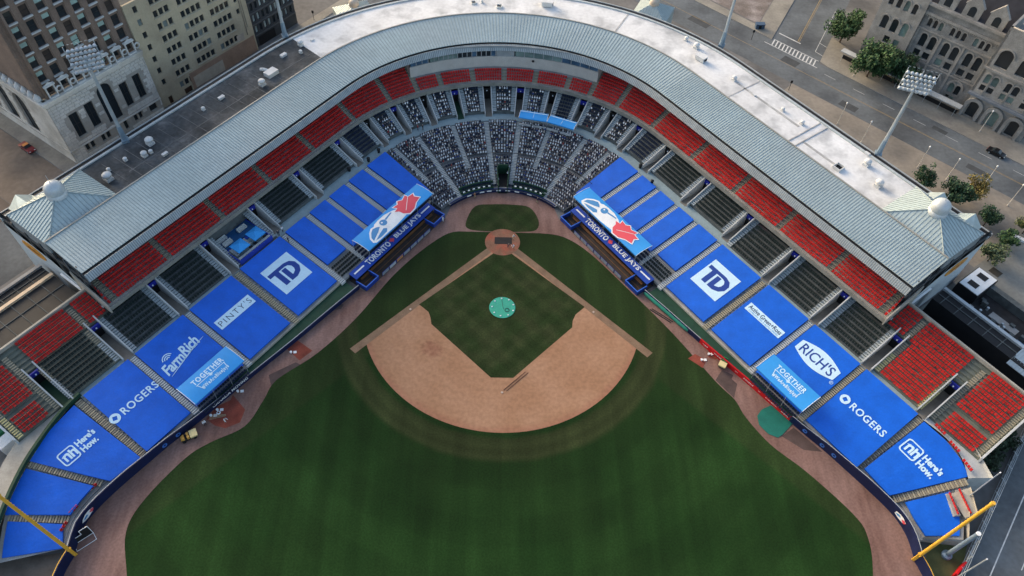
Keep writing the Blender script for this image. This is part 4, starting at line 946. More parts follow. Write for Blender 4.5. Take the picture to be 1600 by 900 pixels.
for s in (-1, 1):
    M = FR(s, 21.25, 12.0, 4.9, .06); t, zf = canopy('canopy', 'large light blue canopy with white bird head and red leaf, %s of home plate' % names[s], M, 21.6, 4.7, 5, 3.6); jay(t, zf, 21.6)
    M = FR(s, 21.5, 63.1, 5.4, .10); t, zf = canopy('canopy', 'smaller light blue canopy printed TOGETHER above the %s' % ('navy wall' if s < 0 else 'red wall'), M, 11.6, 4.9, 4, 3.9)
    for st_, w_, h_, x, y in (('TOGETHER', 7.0, 1.2, 0, .85), ('#WeAreBlueJays', 6.0, 1.0, .2, -1.15)):
        me = text_mesh(st_, 1, PRINT, .035, 1.2, 0, (w_, h_))
        for v in me.vertices: v.co.x += x; v.co.y += y
        link('lettering', drape(me, zf), t)
    for lp in ([(-3.3, .05), (3.3, .05), (3.3, -.09), (-3.3, -.09)], maple(0, -.1, .48), [(-3.2, -.05), (-3.05, -.05), (-2.65, -1.3), (-2.8, -1.3)], [(3.05, -.05), (3.2, -.05), (3.05, -1.3), (2.9, -1.3)]): dense([lp], PRINT, zf, t, 'printed_line')
for i, f in enumerate((11.6, 22.9)):
    c = pos(gP(f), 36.6); a = R(f); M = Matrix.Translation((*c, 7.1)) @ Matrix.Rotation(-a, 4, 'Z'); 
    t, zf = canopy('canopy', 'plain light blue canopy on the aisle behind home plate, %s of the pair' % ('left' if i == 0 else 'right'), M, 7.0, 2.9, 3, 2.2)
    k = MB(); k.box(-3.4, -.4, -1.75, -1.35, -2.0, -1.55); k.box(.2, 3.3, -1.75, -1.35, -2.0, -1.55); k.build('counter', CONC_L, t)
    k = MB(); k.box(-.04, .04, -1.3, 1.3, .46, .50); k.box(-3.4, 3.4, .7, .95, .42, .47); k.build('seam', PRINT, t)

# ------------------------------------------------------------------ dugouts
for s in (-1, 1):
    M = FR(s, 17.0, 15.25, 0); t = empty('dugout', M); tag(t, 'long dugout with white lettered blue roof on the %s of home plate' % names[s], 'dugout', 'dugouts')
    k = MB(); k.hexa([(-13.2, .75, 1.62), (13.2, .75, 1.62), (13.2, 2.9, 1.95), (-13.2, 2.9, 1.95), (-13.2, .75, 1.78), (13.2, .75, 1.78), (13.2, 2.9, 2.11), (-13.2, 2.9, 2.11)]); rf = k.build('roof', mat('dugout_roof_blue', (.010, .055, .34), .5, .12), t)
    k = MB(); k.box(-13.4, 13.4, -2.0, 2.9, -.9, .035); k.v = k.v; k.build('pit_floor', mat('pit_floor_brown', (.045, .035, .03), .9, .3), t, Matrix.Translation((0, 0, .012)))
    k = MB(); k.box(-13.2, 13.2, 2.7, 2.9, .05, 1.6); k.build('back_wall', NAVY, t)
    k = MB(); k.box(-12, 12, .5, .75, .5, .6); k.box(-12, 12, .75, .82, .5, .95); k.build('bench', mat('bench_wood', (.16, .075, .03), .7), t)
    k = MB(); k.box(-12.5, 12.5, -.35, -.22, .05, .12); k.build('pit_step', mat('bench_wood', (.2, .1, .05)), t)
    for x0, x1 in ((-13.3, -9.4), (9.4, 13.3)):
        k = MB(); k.box(x0, x1, -2.0, -1.88, .05, 1.2); k.box(x0, x0+.12, -1.88, 1.0, .05, 1.2); k.box(x1-.12, x1, -1.88, 1.0, .05, 1.2); k.build('end_box', BLUE, t)
        k = MB(); k.box(x0-.05, x1+.05, -2.05, -1.83, 1.2, 1.27); k.box(x0-.05, x0+.17, -1.83, .9, 1.2, 1.27); k.box(x1-.17, x1+.05, -1.83, .9, 1.2, 1.27); k.build('end_box_coping', mat('bright_blue', (.03, .13, .55), .5), t)
    for i in range(7):
        x0 = -8.2+i*2.35; k = MB(); k.tube((x0, -1.95, 1.05), (x0+2.1, -1.95, 1.05), .05, n=6); k.tube((x0, -1.95, .6), (x0+2.1, -1.95, .6), .03, n=5)
        for xx in (x0, x0+1.05, x0+2.1): k.tube((xx, -1.95, 0), (xx, -1.95, 1.05), .04, n=6)
        rl = k.build('front_rail', BLUE, t); k = MB(); k.box(x0+.08, x0+2.02, -1.98, -1.93, .1, .95); k.build('rail_panel', [CONC_L, mat('grey_net', (.26, .28, .3), .8), mat('orange_pad', (.48, .22, .09), .7)][0 if i == 1 and s < 0 else 2 if i in (2,) and s < 0 else 1], rl)
    zt = lambda y: 1.78+(y-.75)*.1535
    Mt = Matrix.Translation((0, 1.8, 1.95)) @ Matrix.Rotation(math.atan(.1535), 4, 'X')
    for st_, w_, x in (('TORONTO', 7.4, -5.0), ('BLUE JAYS', 8.6, 5.0)): link('lettering', text_mesh(st_, 1, WHITE, .035, 1.04, 0, (w_, 1.4)), t, Mt @ Matrix.Translation((x, .1, .03)))
    shape('maple_leaf', [maple(-.4, .1, .75, R(-12))], LOGO_R, t, Mt @ Matrix.Translation((0, 0, .03)))
    for x in (-11.0, 11.2): shape('white_stripe', [[(x-1.5, .0), (x+1.5, .0), (x+1.5, .35), (x-1.5, .35)]], WHITE, t, Mt @ Matrix.Translation((0, 0, .03)))

# ------------------------------------------------------------------ field walls
def fwall(name, label, pts, hs_, m_, capm=CONC_L, th=.28, cat='wall'):
    c = Vector((*pts[len(pts)//2], 0)); t = empty(name, c); tag(t, label, cat); P2 = [Vector(p) for p in pts]; k = MB(); cp = MB(); n = len(P2); off = []
    for i in range(n):
        d = (P2[min(i+1, n-1)]-P2[max(i-1, 0)]).normalized(); off.append(Vector((-d.y, d.x)))
    sgn = 1 if off[n//2].dot(Vector((0, -40))-P2[n//2]) < 0 else -1
    H = hs_ if isinstance(hs_, list) else [hs_]*n
    for i in range(n-1):
        a, b_ = P2[i], P2[i+1]; a2, b2 = a+off[i]*sgn*th, b_+off[i+1]*sgn*th; h0, h1 = H[i], H[i+1]
        k.hexa([(a.x-c.x, a.y-c.y, 0), (b_.x-c.x, b_.y-c.y, 0), (b2.x-c.x, b2.y-c.y, 0), (a2.x-c.x, a2.y-c.y, 0), (a.x-c.x, a.y-c.y, h0), (b_.x-c.x, b_.y-c.y, h1), (b2.x-c.x, b2.y-c.y, h1), (a2.x-c.x, a2.y-c.y, h0)])
        q = lambda p, f, h: (p.x-c.x, p.y-c.y, h); m0 = a.lerp(a2, .55); m1 = b_.lerp(b2, .55)
        cp.poly([q(m0, 0, h0+.012), q(m1, 0, h1+.012), q(b2, 0, h1+.012), q(a2, 0, h0+.012)])
    k.build('padding', m_, t); cp.build('coping', capm, t); return t
def ew(s, e0, e1, n=16):
    out = []
    for i in range(n+1):
        e = e0+(e1-e0)*i/n
        for (ea, oa), (eb, ob) in zip(wallR, wallR[1:]):
            if ea <= e <= eb+1e-6: o = oa+(ob-oa)*(e-ea)/(eb-ea); break
        out.append((s*(o*C_+e*S_), o*S_-e*C_))
    return out
sm = lambda pts: [tuple(p) for p in spline(pts, 2)]
hl = lambda pts, e0, e1: [1.15+1.6*max(0, min(1, (e0+(e1-e0)*i/(len(pts)-1)-58)/26)) for i in range(len(pts))]
pl = sm(ew(-1, 29, 97.6, 22)); wl_ = fwall('field_wall', 'navy padded field wall along the left side with white lettering', pl, hl(pl, 29, 97.6), NAVY)
pl = sm(ew(1, 29, 45, 8)); fwall('field_wall', 'short navy padded field wall behind the rolled green tarpaulin', pl, 1.2, NAVY)
pl = sm(ew(1, 45.05, 67.8, 10)); wr_ = fwall('field_wall', 'bright red advertising wall along the right side of the field', pl, [1.3]*len(pl), REDW, REDW)
pl = sm(ew(1, 67.85, 97.6, 14)); wrr = fwall('field_wall', 'navy padded field wall curving to the right yellow pole', pl, hl(pl, 67.85, 97.6), NAVY)
bw_ = fwall('field_wall', 'navy backstop wall curving behind home plate', back, 1.05, NAVY, mat('blue_cap', (.03, .06, .2), .6), cat='wall')
for f in (-28, -17, -11, -3.5, 4, 11.5, 22):
    x, y = pos(gP(f), 16.27); k = MB(); k.obox((x-bw_.location.x, y-bw_.location.y), (math.cos(R(f)), -math.sin(R(f))), .55, .02, .4, .85); k.build('white_print', WHITE, bw_)
for s in (-1, 1): pl = [(s*x, y) for x, y in outl]; fwall('outfield_wall', 'navy outfield wall with a yellow top edge beyond the %s pole' % names[s], pl, [2.75]*len(pl), NAVY, YEL)
def on_wall(s, e, zc, z_off=.03):
    a = Vector(ew(s, e-.5, e+.5, 2)[0]); b_ = Vector(ew(s, e-.5, e+.5, 2)[2]); c = (a+b_)/2; x = (a-b_).normalized() if s < 0 else (b_-a).normalized(); nrm = Vector((x.y, -x.x)); p = c+nrm*z_off
    return Matrix(((x.x, 0, nrm.x, p.x), (x.y, 0, nrm.y, p.y), (0, 1, 0, zc), (0, 0, 0, 1)))
def wtext(parent, s, e, zc, st_, w_, h_, m_):
    M = Matrix.Translation(parent.location).inverted() @ on_wall(s, e, zc); link('lettering', text_mesh(st_, 1, m_, .02, 1.05, 0, (w_, h_)), parent, M)
wtext(wl_, -1, 62.4, .95, 'CANADA MOVING', 8.2, .75, WHITE)
for e, w_, h_ in ((46.5, 1.3, .5), (50.5, 3.2, .5), (54.5, .5, .3), (57.6, 2.4, .6), (60.3, .5, .3), (63.2, 2.6, .4), (66.5, 1.6, .55)):
    M = Matrix.Translation(wr_.location).inverted() @ on_wall(1, e, .75)
    k = MB(); random.seed(int(e*10)); x = -w_/2
    while x < w_/2: ww = random.uniform(.1, .26); hh = random.uniform(.35, 1)*h_/2; k.poly([(x, -hh, 0), (x+ww*.7, -hh*.8, 0), (x+ww*.8, hh, 0), (x+.05, hh*.7, 0)]); x += ww+.05
    k.build('white_print', WHITE, wr_, M)
random.seed(5)
for s, par, e, zc, rot in ((-1, wl_, 92.6, 1.45, 0), (1, wrr, 92.0, 1.5, 0)):
    M = Matrix.Translation(par.location).inverted() @ on_wall(s, e, zc, .04)
    shape('bird_emblem', [[(-1.5, -.4), (-1.1, .2), (-.3, .6), (.5, .6), (1.3, .2), (.9, -.5), (-.2, -.7), (-1.0, -.6)]], WHITE, par, M); shape('bird_emblem', [[(-1.1, -.3), (-.7, .1), (-.2, .3), (.1, -.1), (-.5, -.35)]], LOGO_B, par, M @ Matrix.Translation((0, 0, .02))); shape('maple_leaf', [maple(.9, -.1, .55)], LOGO_R, par, M @ Matrix.Translation((0, 0, .03)))
for i, (e, s) in enumerate(((71.2, 1), (75, 1), (77.6, 1), (76.8, -1), (74.0, -1))):
    par = wrr if s > 0 else wl_; M = Matrix.Translation(par.location).inverted() @ on_wall(s, e, 1.0, .05); shape('distance_badge', [ring(0, 0, .5, 14), ring(.05, .03, .22, 8)], mat('badge_blue', (.05, .16, .5), .5), par, M)
# foul poles and the netting wings
for s in (-1, 1):
    b_ = Vector((s*70.15, -70.3, 0)); k = MB(); t = empty('foul_pole', b_); tag(t, 'tall yellow foul pole at the %s outfield corner' % names[s], 'foul pole', 'foul poles')
    k.tube((0, 0, 0), (0, 0, 24.5), .30, .24, 10); k.build('pole', YEL, t)
    k = MB(); k.box(-.3, .3, -.35, .35, 2.4, 2.7); k.tube((0, 0, 24.5), (0, 0, 25.0), .34, .3, 10); k.build('collar', YEL, t)
    d = Vector((-s*.36, .02, 0)); k = MB(); k.tube(d+Vector((0, 0, .05)), d+Vector((0, 0, 2.8)), .09, n=6); k.build('wall_line', YEL, t)
    k = MB()
    for i in range(24): z = 4+i*.85; k.tube((-.35*s, .15, z), (.0, .0, z), .035, n=4)
    k.build('rungs', YEL, t)
# ------------------------------------------------------------------ roof equipment
def unit(name, label, g, o, kind, sz=1.0, z=15.03):
    x, y = pos(g, o, YR); od = outdir(g, YR); M = Matrix.Translation((x, y, z)) @ Matrix.Rotation(math.atan2(-od[0], od[1]), 4, 'Z') @ Matrix.Scale(sz, 4); t = empty(name, M); tag(t, label, 'roof vent' if kind != 'hvac' else 'air handler', 'roof equipment')
    W2 = mat('vent_white', (.62, .64, .64), .5, .1)
    if kind == 'vent':
        k = MB(); k.box(-.6, .6, -.6, .6, 0, .45); k.build('curb', W2, t); k = MB(); k.lathe((0, 0, .45), [(.42, 0), (.42, .35), (.75, .4), (.75, .7), (.5, .95), (.01, 1.0)], 14); k.build('cowl', W2, t, None, True)
    elif kind == 'hvac':
        k = MB(); k.box(-1.3, 1.3, -.85, .85, .15, 1.25); k.box(-1.4, 1.4, -.95, .95, 1.25, 1.35); k.build('housing', W2, t); k = MB(); k.box(-1.1, 1.1, -.6, .6, 0, .15); k.build('curb', CONC, t); k = MB(); k.box(1.4, 1.45, -.5, .5, .4, 1.0); k.build('grille', BLACK, t)
    elif kind == 'hatch':
        k = MB(); k.box(-.9, .9, -.9, -.75, 0, .6); k.box(-.9, .9, .75, .9, 0, .6); k.box(-.9, -.75, -.75, .75, 0, .6); k.box(.75, .9, -.75, .75, 0, .6); k.build('frame', W2, t); k = MB(); k.box(-.75, .75, -.75, .75, 0, .1); k.build('opening', BLACK, t)
    elif kind == 'box':
        k = MB(); k.box(-.8, .8, -.4, .4, 0, .55); k.build('housing', W2, t); k = MB(); k.box(-.85, .85, -.45, .45, .55, .62); k.build('lid', W2, t)
    elif kind == 'duct':
        k = MB(); pts = [(-.2, 2.4, .6), (.0, 1.7, .8), (.35, 1.0, .7), (.4, .3, .45)]
        for a, b_ in zip(pts, pts[1:]): k.tube(a, b_, .42, n=10)
        k.build('duct', W2, t); k = MB(); k.box(-1.1, 1.9, -1.5, .5, .1, 1.1); k.build('housing', W2, t)
ge = gE
def gpx(px, py, z=15.2):
    p = at(px, py, z); sd = 1 if p.x > 0 else -1; x = abs(p.x); e = x*S_-p.y*C_
    if e > -C_*YR: return ge(sd, e), x*C_+p.y*S_
    f = math.atan2(x, p.y-YR); return sd*f/PHI0*(G00-C_*YR), math.hypot(x, p.y-YR)+YR*S_
RE_ = [((170, 280), 'vent', 1.3, 'large round white vent near the left pyramid roof'), ((170, 266), 'vent', .55, 'tiny white vent near the left pyramid roof'), ((235, 224), 'vent', 1.2, 'wide white vent on the dark roof by the left light tower'), ((226, 243), 'vent', .9, 'stubby white vent, left one of two on the dark roof'), ((236, 238), 'vent', .6, 'small white vent, right one of two on the dark roof'),
       ((196, 250), 'vent', .6, 'small lone white vent on the dark roof edge'), ((258, 241), 'box', .8, 'low white box on the dark roof'), ((318, 171), 'vent', .6, 'lone small vent in the middle of the dark roof'), ((346, 153), 'box', .9, 'white rectangular box in the middle of the dark roof'), ((410, 132), 'vent', 1.1, 'round white vent below the big white air handler'),
       ((420, 116), 'duct', 1.0, 'big white air handler with curved duct on the dark roof'), ((443, 87), 'box', 1.0, 'white box at the corner of the dark roof'), ((470, 70), 'vent', 1.0, 'white vent on the left end of the white roof'), ((470, 82), 'vent', .6, 'small vent on the left end of the white roof'), ((488, 62), 'box', .6, 'low grey box on the left end of the white roof'),
       ((855, 8), 'hvac', 1.1, 'tall pale air handler at the top of the white roof'), ((740, 4), 'hatch', .7, 'dark roof hatch at the top of the white roof'), ((780, 10), 'hatch', .8, 'flat roof hatch above home plate'), ((753, 3), 'vent', .5, 'tiny vent at the top of the white roof'),
       ((1072, 62), 'vent', .7, 'small white vent at the bend of the white roof'), ((1088, 74), 'vent', 1.0, 'white round vent at the bend of the white roof'), ((1095, 93), 'hvac', 1.0, 'tan white air handler with rust stains at the bend'), ((1147, 124), 'vent', .8, 'white vent upslope on the right roof'), ((1178, 148), 'box', .5, 'small dark unit on the right roof'), ((1223, 172), 'vent', .6, 'small vent in the middle of the right roof'), ((1253, 193), 'vent', .7, 'white vent by the roof seam on the right'),
       ((1310, 262), 'hatch', 1.1, 'open dark hatch on the right roof'), ((1354, 257), 'vent', 1.1, 'white vent near the right parapet'), ((1372, 290), 'vent', 1.2, 'white round vent near the right pyramid roof'), ((1355, 240), 'box', .7, 'small box beside the right parapet')]
for (px, py), kd, sz, lb in RE_: g, o = gpx(px, py); unit('air_handler' if kd in ('hvac', 'duct') else 'roof_hatch' if kd == 'hatch' else 'roof_vent' if kd == 'vent' else 'roof_box', lb, g, o, kd, sz)

# ------------------------------------------------------------------ light towers
LAMPW = mat('lamp_housing', (.44, .50, .55), .4, .15, 2)
def light_tower(label, p, h, face, rows, cols, wid):
    M = Matrix.Translation(p) @ Matrix.Rotation(face, 4, 'Z'); t = empty('light_tower', M); tag(t, label, 'light tower', 'stadium light towers')
    k = MB(); k.tube((0, 0, 3), (0, 0, h), .42, .24, 12); k.build('mast', STEEL, t)
    k = MB(); k.box(-.75, .75, -.75, .75, 0, .7); k.tube((0, 0, .7), (0, 0, 4.2), .62, .5, 8); k.build('base', STEELB, t)
    k = MB(); k.box(-.6, .6, -.6, .6, -15.0, 0); k.build('column', STEELB, t)
    k = MB()
    for i in range(2, int(h-5)): k.tube((-.35, -.35, i), (.35, -.35, i), .03, n=4)
    for sx in (-.35, .35): k.tube((sx, -.35, 1), (sx, -.35, h-4), .03, n=4)
    k.build('ladder', STEEL, t)
    hh = rows*.95; k = MB()
    for r in range(rows): k.tube((-wid/2, 0, h-hh/2+r*.95), (wid/2, 0, h-hh/2+r*.95), .07, n=5)
    for x in (-wid/2, 0, wid/2): k.tube((x, 0, h-hh/2-.2), (x, 0, h+hh/2), .09, n=5)
    k.build('crossarms', STEEL, t)
    k0 = MB(); k0.lathe((0, 0, 0), [(.01, -.32), (.22, -.3), (.3, -.1), (.42, .22), (.40, .25), (.01, .1)], 10); me = k0.mesh('floodlight', LAMPW, True)
    for r in range(rows):
        for c in range(cols):
            x = -wid/2+wid*(c+.5+(.25 if r % 2 else -.25))/cols; link('floodlight', me, t, Matrix.Translation((x, -.38, h-hh/2+r*.95+.1)) @ Matrix.Rotation(R(125), 4, 'X'))
    k = MB()
    for i in range(8): k.tube((-wid/2+wid*i/7, .5, h+hh/2), (-wid/2+wid*(i+.5)/7, .5, h+hh/2), .04, n=4)
    k.box(-wid/2, wid/2, .15, .9, h-hh/2-.35, h-hh/2-.27); k.build('catwalk', STEEL, t)
light_tower('light tower on the left roof edge in front of the stone building', at(196.5, 221, 15), 21.5, R(28), 6, 7, 5.6)
light_tower('light tower on the right roof edge in front of the arcaded building', at(1371, 242, 15), 20.0, R(-22), 5, 7, 6.0)
light_tower('left rear light tower beside the dark office building', at(446, 58, 15), 21, R(24), 6, 7, 6.6)
light_tower('right rear light tower above the empty lot', at(1127, 72, 15), 21, R(-24), 6, 7, 6.6)

# ------------------------------------------------------------------ buildings
def frame_of(origin, xdir):
    x = Vector((*xdir, 0)).normalized(); z = Vector((0, 0, 1)); n = x.cross(z)          # n points out of the facade
    return Matrix(((x.x, 0, n.x, origin[0]), (x.y, 0, n.y, origin[1]), (0, 1, 0, 0), (0, 0, 0, 1)))
def archhole(x0, x1, z0, z1, n=8):
    r = (x1-x0)/2; cx = (x0+x1)/2; zs = z1-r
    return [(x0, z0), (x1, z0)] + [(cx+r*math.cos(math.pi*i/n), zs+r*math.sin(math.pi*i/n)) for i in range(n+1)]
def recthole(x0, x1, z0, z1): return [(x0, z0), (x1, z0), (x1, z1), (x0, z1)]
def wall_panel(parent, M, outline, holes, m_, th=.5, name='wall'):
    return link(name, shape_mesh(name, [outline]+holes, m_, th), parent, M @ Matrix.Translation((0, 0, -th/2)))
def window(parent, M, x0, x1, z0, z1, glass, frame=None, sill=None, arch=False, blind=0, depth=-.32, mull=1):
    lp = archhole(x0, x1, z0, z1) if arch else recthole(x0, x1, z0, z1)
    w = shape('window', [lp], glass, parent, M @ Matrix.Translation((0, 0, depth)))
    if frame:
        k = MB(); k.box(x0, x1, z0, z0+.10, 0, .07); k.box(x0, x0+.09, z0, z1-(x1-x0)/2*arch, 0, .07); k.box(x1-.09, x1, z0, z1-(x1-x0)/2*arch, 0, .07); k.box(x0, x1, (z0+z1)/2-.05, (z0+z1)/2+.05, 0, .08)
        for i in range(1, mull): xx = x0+(x1-x0)*i/mull; k.box(xx-.05, xx+.05, z0, z1-.2*arch, 0, .08)
        k.build('frame', frame, w)
    if blind: k = MB(); k.box(x0+.1, x1-.1, z1-(z1-z0)*blind, z1-.06, .015, .03); k.build('blind', mat('teal_blind', (.32, .46, .42), .7, .15), w)
    if sill: k = MB(); k.box(x0-.22, x1+.22, z0-.32, z0-.02, .1, .72); k.build('sill', sill, w)
    return w
BRICK = mat('brown_brick', (.215, .16, .128), .9, .18, .35, .15, tint=(.165, .13, .105), tamt=.7); TRIM = mat('white_terracotta', (.55, .56, .55), .7, .12)
STONE = mat('pale_limestone', (.62, .60, .55), .85, .14, .3, .1, tint=(.38, .35, .30), tamt=.8, tscale=.12); JOINT = mat('stone_joint', (.22, .21, .19), .9)
TANW = mat('tan_render', (.46, .40, .285), .9, .1, .25, .08, tint=(.30, .25, .18), tamt=.6, tscale=.1); DGL = mat('dark_cladding', (.05, .055, .06), .6, .2)
def LO(o, e): return (-(o*C_+e*S_), o*S_-e*C_)
# hotel tower on a stone base
hb = empty('brick_tower', (*LO(96.5, 40.8), 0)); tag(hb, 'brown brick tower block on a pale stone base with tall arched window', 'building'); HI = hb.matrix_local.inverted()
Mf = frame_of((0, 0, 0), (S_, C_)); W_, HB = 25.7, 18.0
ops = [(3.4, 5.6, 5.6, 12.2, 0), (7.6, 9.8, 5.9, 12.6, 0), (11.6, 15.4, 4.6, 15.0, 1), (17.2, 19.2, 6.0, 12.6, 0), (21.0, 23.0, 6.2, 12.8, 0)]
low = [(3.6, 4.6, 1.4, 3.4), (5.0, 6.0, 1.4, 3.4), (8.0, 9.0, 1.4, 3.4), (9.4, 10.4, 1.4, 3.4), (12.2, 13.2, .8, 3.4), (14.4, 15.4, .8, 3.4), (17.4, 18.4, 1.4, 3.4), (18.8, 19.8, 1.4, 3.4), (22, 24.2, 1.4, 3.4)]
def stone_face(M, w, ops_, low_, nm='stone_base'):
    wall_panel(hb, M, recthole(0, w, 0, HB), [archhole(*o[:4]) if o[4] else recthole(*o[:4]) for o in ops_]+[recthole(*o) for o in low_], mat('stone_backing', (.36, .34, .30), .9, .15), .7, nm)
    for o in ops_: window(hb, M, *o[:4], GLASS, mat('dark_frame', (.03, .03, .032), .5), None, bool(o[4]), 0, -.6, 2)
    for o in low_: window(hb, M, *o, GLASS, None, None, depth=-.5)
    # coursed blocks: raised stones with recessed joints
    k = MB(); random.seed(3); z = .1
    while z < HB-1.6:
        x = (-.6 if int(z*10) % 2 else 0)
        while x < w:
            ww = random.uniform(1.1, 1.5); a, b_ = max(x+.04, .06), min(x+ww-.04, w-.06); hit = any(o[0]-.25 < b_ and o[1]+.25 > a and o[2]-.2 < z+.72 and o[3]+.3 > z for o in list(ops_)+list(low_))
            if not hit and b_-a > .2: k.box(a, b_, z+.03, z+.74, 0, .09)
            x += ww
        z += .8
    bl = k.build('stone_course', STONE, hb, M); bl['kind'] = 'stuff'
    k = MB(); k.box(-.5, w, HB-1.3, HB-.5, 0, .55); k.box(-.8, w, HB-.5, HB, 0, .95); k.build('cornice', STONE, hb, M); k = MB(); k.box(-.3, w, 3.5, 3.85, 0, .25); k.build('string_course', STONE, hb, M)
stone_face(Mf, W_, ops, low)
Ml = frame_of((-60*C_, 60*S_, 0), (C_, -S_)); la = [(60-x-4.4, 60-x, 3.0, 14.2, 1) for x in (11.5, 19.5, 27.5, 35.5, 43.5, 51.5)]
stone_face(Ml, 60, la, [])
bt = MB()
for i in range(7):                                                        # white attic surrounds over the cornice
    x = 2.0+i*3.45; k = MB(); k.box(x-.25, x, HB, HB+3.0, -.2, .35); k.box(x+1.7, x+1.95, HB, HB+3.0, -.2, .35); k.box(x-.45, x+2.15, HB+2.9, HB+3.3, -.2, .55); k.box(x-.1, x+1.8, HB, HB+.3, -.2, .45)
    k.poly([(x-.45, HB+3.3, .3), (x+2.15, HB+3.3, .3), (x+.85, HB+3.95, .3)]); k.build('window_surround', TRIM, hb, Mf)
    k = MB(); k.lathe((0, 0, 0), [(.55, -.1), (.75, 0), (.75, .15), (.5, .25)], 14); k.build('medallion', TRIM, hb, Mf @ Matrix.Translation((x+2.6, HB+1.3, .1)))
for i in range(22): k = MB(); k.lathe((0, 0, 0), [(.5, 0), (.75, .3), (.75, .9), (.5, 1.3), (.2, 1.8), (.01, 2.0)], 8); k.build('cornice_urn', TRIM, hb, Ml @ Matrix.Translation((60-1.2-i*2.4, HB, .2)) @ Matrix.Rotation(R(-90), 4, 'X'))
def tower_face(M, w, cols, x0, dx, n_fl):
    ops_ = []
    for f in range(n_fl):
        for c in range(cols): ops_.append((x0+c*dx, x0+c*dx+1.75, HB+(.45 if f == 0 else 0)+f*3.55, HB+2.5+f*3.55))
    wall_panel(hb, M, recthole(0, w, HB-.1, HB+n_fl*3.55+1), [recthole(*o) for o in ops_], BRICK, .5, 'brick_wall')
    for i, o in enumerate(ops_): window(hb, M, *o, GLASS if i % 3 else mat('brown_glass', (.05, .04, .035), .3), mat('dark_frame', (.03, .03, .03)), TRIM if i >= cols else None, False, .45 if (i*7+i//5) % 5 in (0, 1) else (.92 if i % 13 == 4 else 0), -.3)
    k = MB()
    for c in range(cols+1):                                              # brick piers between the window columns
        xc = x0+c*dx-(dx-1.75)/2; k.box(xc-.62, xc+.62, HB+.2, HB+n_fl*3.55+1, 0, .14)
    k.build('brick_pier', BRICK, hb, M)
tower_face(Mf @ Matrix.Translation((0, 0, -1.2)), W_, 7, 2.0, 3.45, 9); tower_face(Ml @ Matrix.Translation((0, 0, -1.2)), 60, 16, 1.6, 3.6, 9)
k = MB(); k.box(.3, W_-.1, HB-.3, HB+32, -50, -1.9); k.build('core', BRICK, hb, Mf)
# tan office block
tb = empty('tan_office_block', (*LO(97.0, 15.0), 0)); tag(tb, 'tan rendered office block with dark windows in groups of four', 'building'); W_, H_ = 32.6, 28.6
ops = []
for f in range(8):
    z = 2.2+f*3.35
    if f > 0: ops.append((2.2, 3.3, z+.3, z+1.9))
    for gi, (gx, n) in enumerate(((6.6, 3 if f < 9 else 4), (13.4, 4), (21.4, 4))):
        if f == 0 and gi != 0: continue
        if f < 2 and gi == 1 and f == 0: continue
        for c in range(n): ops.append((gx+c*1.55, gx+c*1.55+1.2, z+.3, z+2.0))
    if f in (3, 4, 5, 6): ops.append((29.0, 30.0, z+.4, z+1.8))
doors = [(7.2, 9.6, 0, 1.7), (21.5, 25.0, 0, 3.0), (30, 31.6, 0, 2.6), (2.2, 3.4, 0, 2.2)]
wall_panel(tb, Mf, recthole(0, W_, 0, H_), [recthole(*o) for o in ops]+[recthole(*o) for o in doors], TANW, .45)
for i, o in enumerate(ops): window(tb, Mf, *o, GLASS if i % 11 else mat('pale_glass', (.16, .2, .2), .3), None, None)
groups = sorted({(o[2], int(o[0]//6)) for o in ops})
for f in range(1, 8):
    z = 2.2+f*3.35+.3
    for gx, w in ((6.4, 4.7), (13.2, 6.2), (21.2, 6.2)): k = MB(); k.box(gx, gx+w, z-.22, z-.04, 0, .22); k.build('window_ledge', mat('tan_ledge', (.46, .42, .33), .9), tb, Mf)

for o in doors: shape('door', [recthole(*o)], mat('brown_door', (.055, .03, .02), .6), tb, Mf @ Matrix.Translation((0, 0, -.3)))
k = MB(); k.box(26.8, 29.2, 5.2, 7.2, 0, .05); k.build('painted_panel', mat('pale_panel', (.42, .37, .30), .9, .15), tb, Mf); k = MB(); k.box(10.8, 20.6, .2, 3.4, 0, .06); k.build('painted_panel', mat('pale_panel', (.42, .37, .30), .9, .15), tb, Mf)
k = MB(); k.box(9.9, W_-.4, 0, 4.9, 0, .035); k.build('reddish_plinth', mat('reddish_render', (.31, .21, .15), .9, .2, .3), tb, Mf)
k = MB(); k.tube((30.4, 6, .15), (30.4, H_, .15), .14, n=6); k.tube((31.0, 8, .12), (31.0, H_, .12), .08, n=6); k.build('downpipe', mat('pipe_tan', (.3, .26, .2), .7), tb, Mf)
k = MB(); k.box(0, W_, H_-.5, H_+.25, -.4, .12); k.box(0, W_, 0, H_, -28, -.5); k.build('body', TANW, tb, Mf); k = MB(); k.box(.4, W_-.4, H_-.0, H_+.05, -27.6, -.45); k.build('roof', DARKC, tb, Mf)
k = MB(); k.box(9, 12, H_, H_+2.2, -9, -5); k.build('rooftop_unit', CONC, tb, Mf)
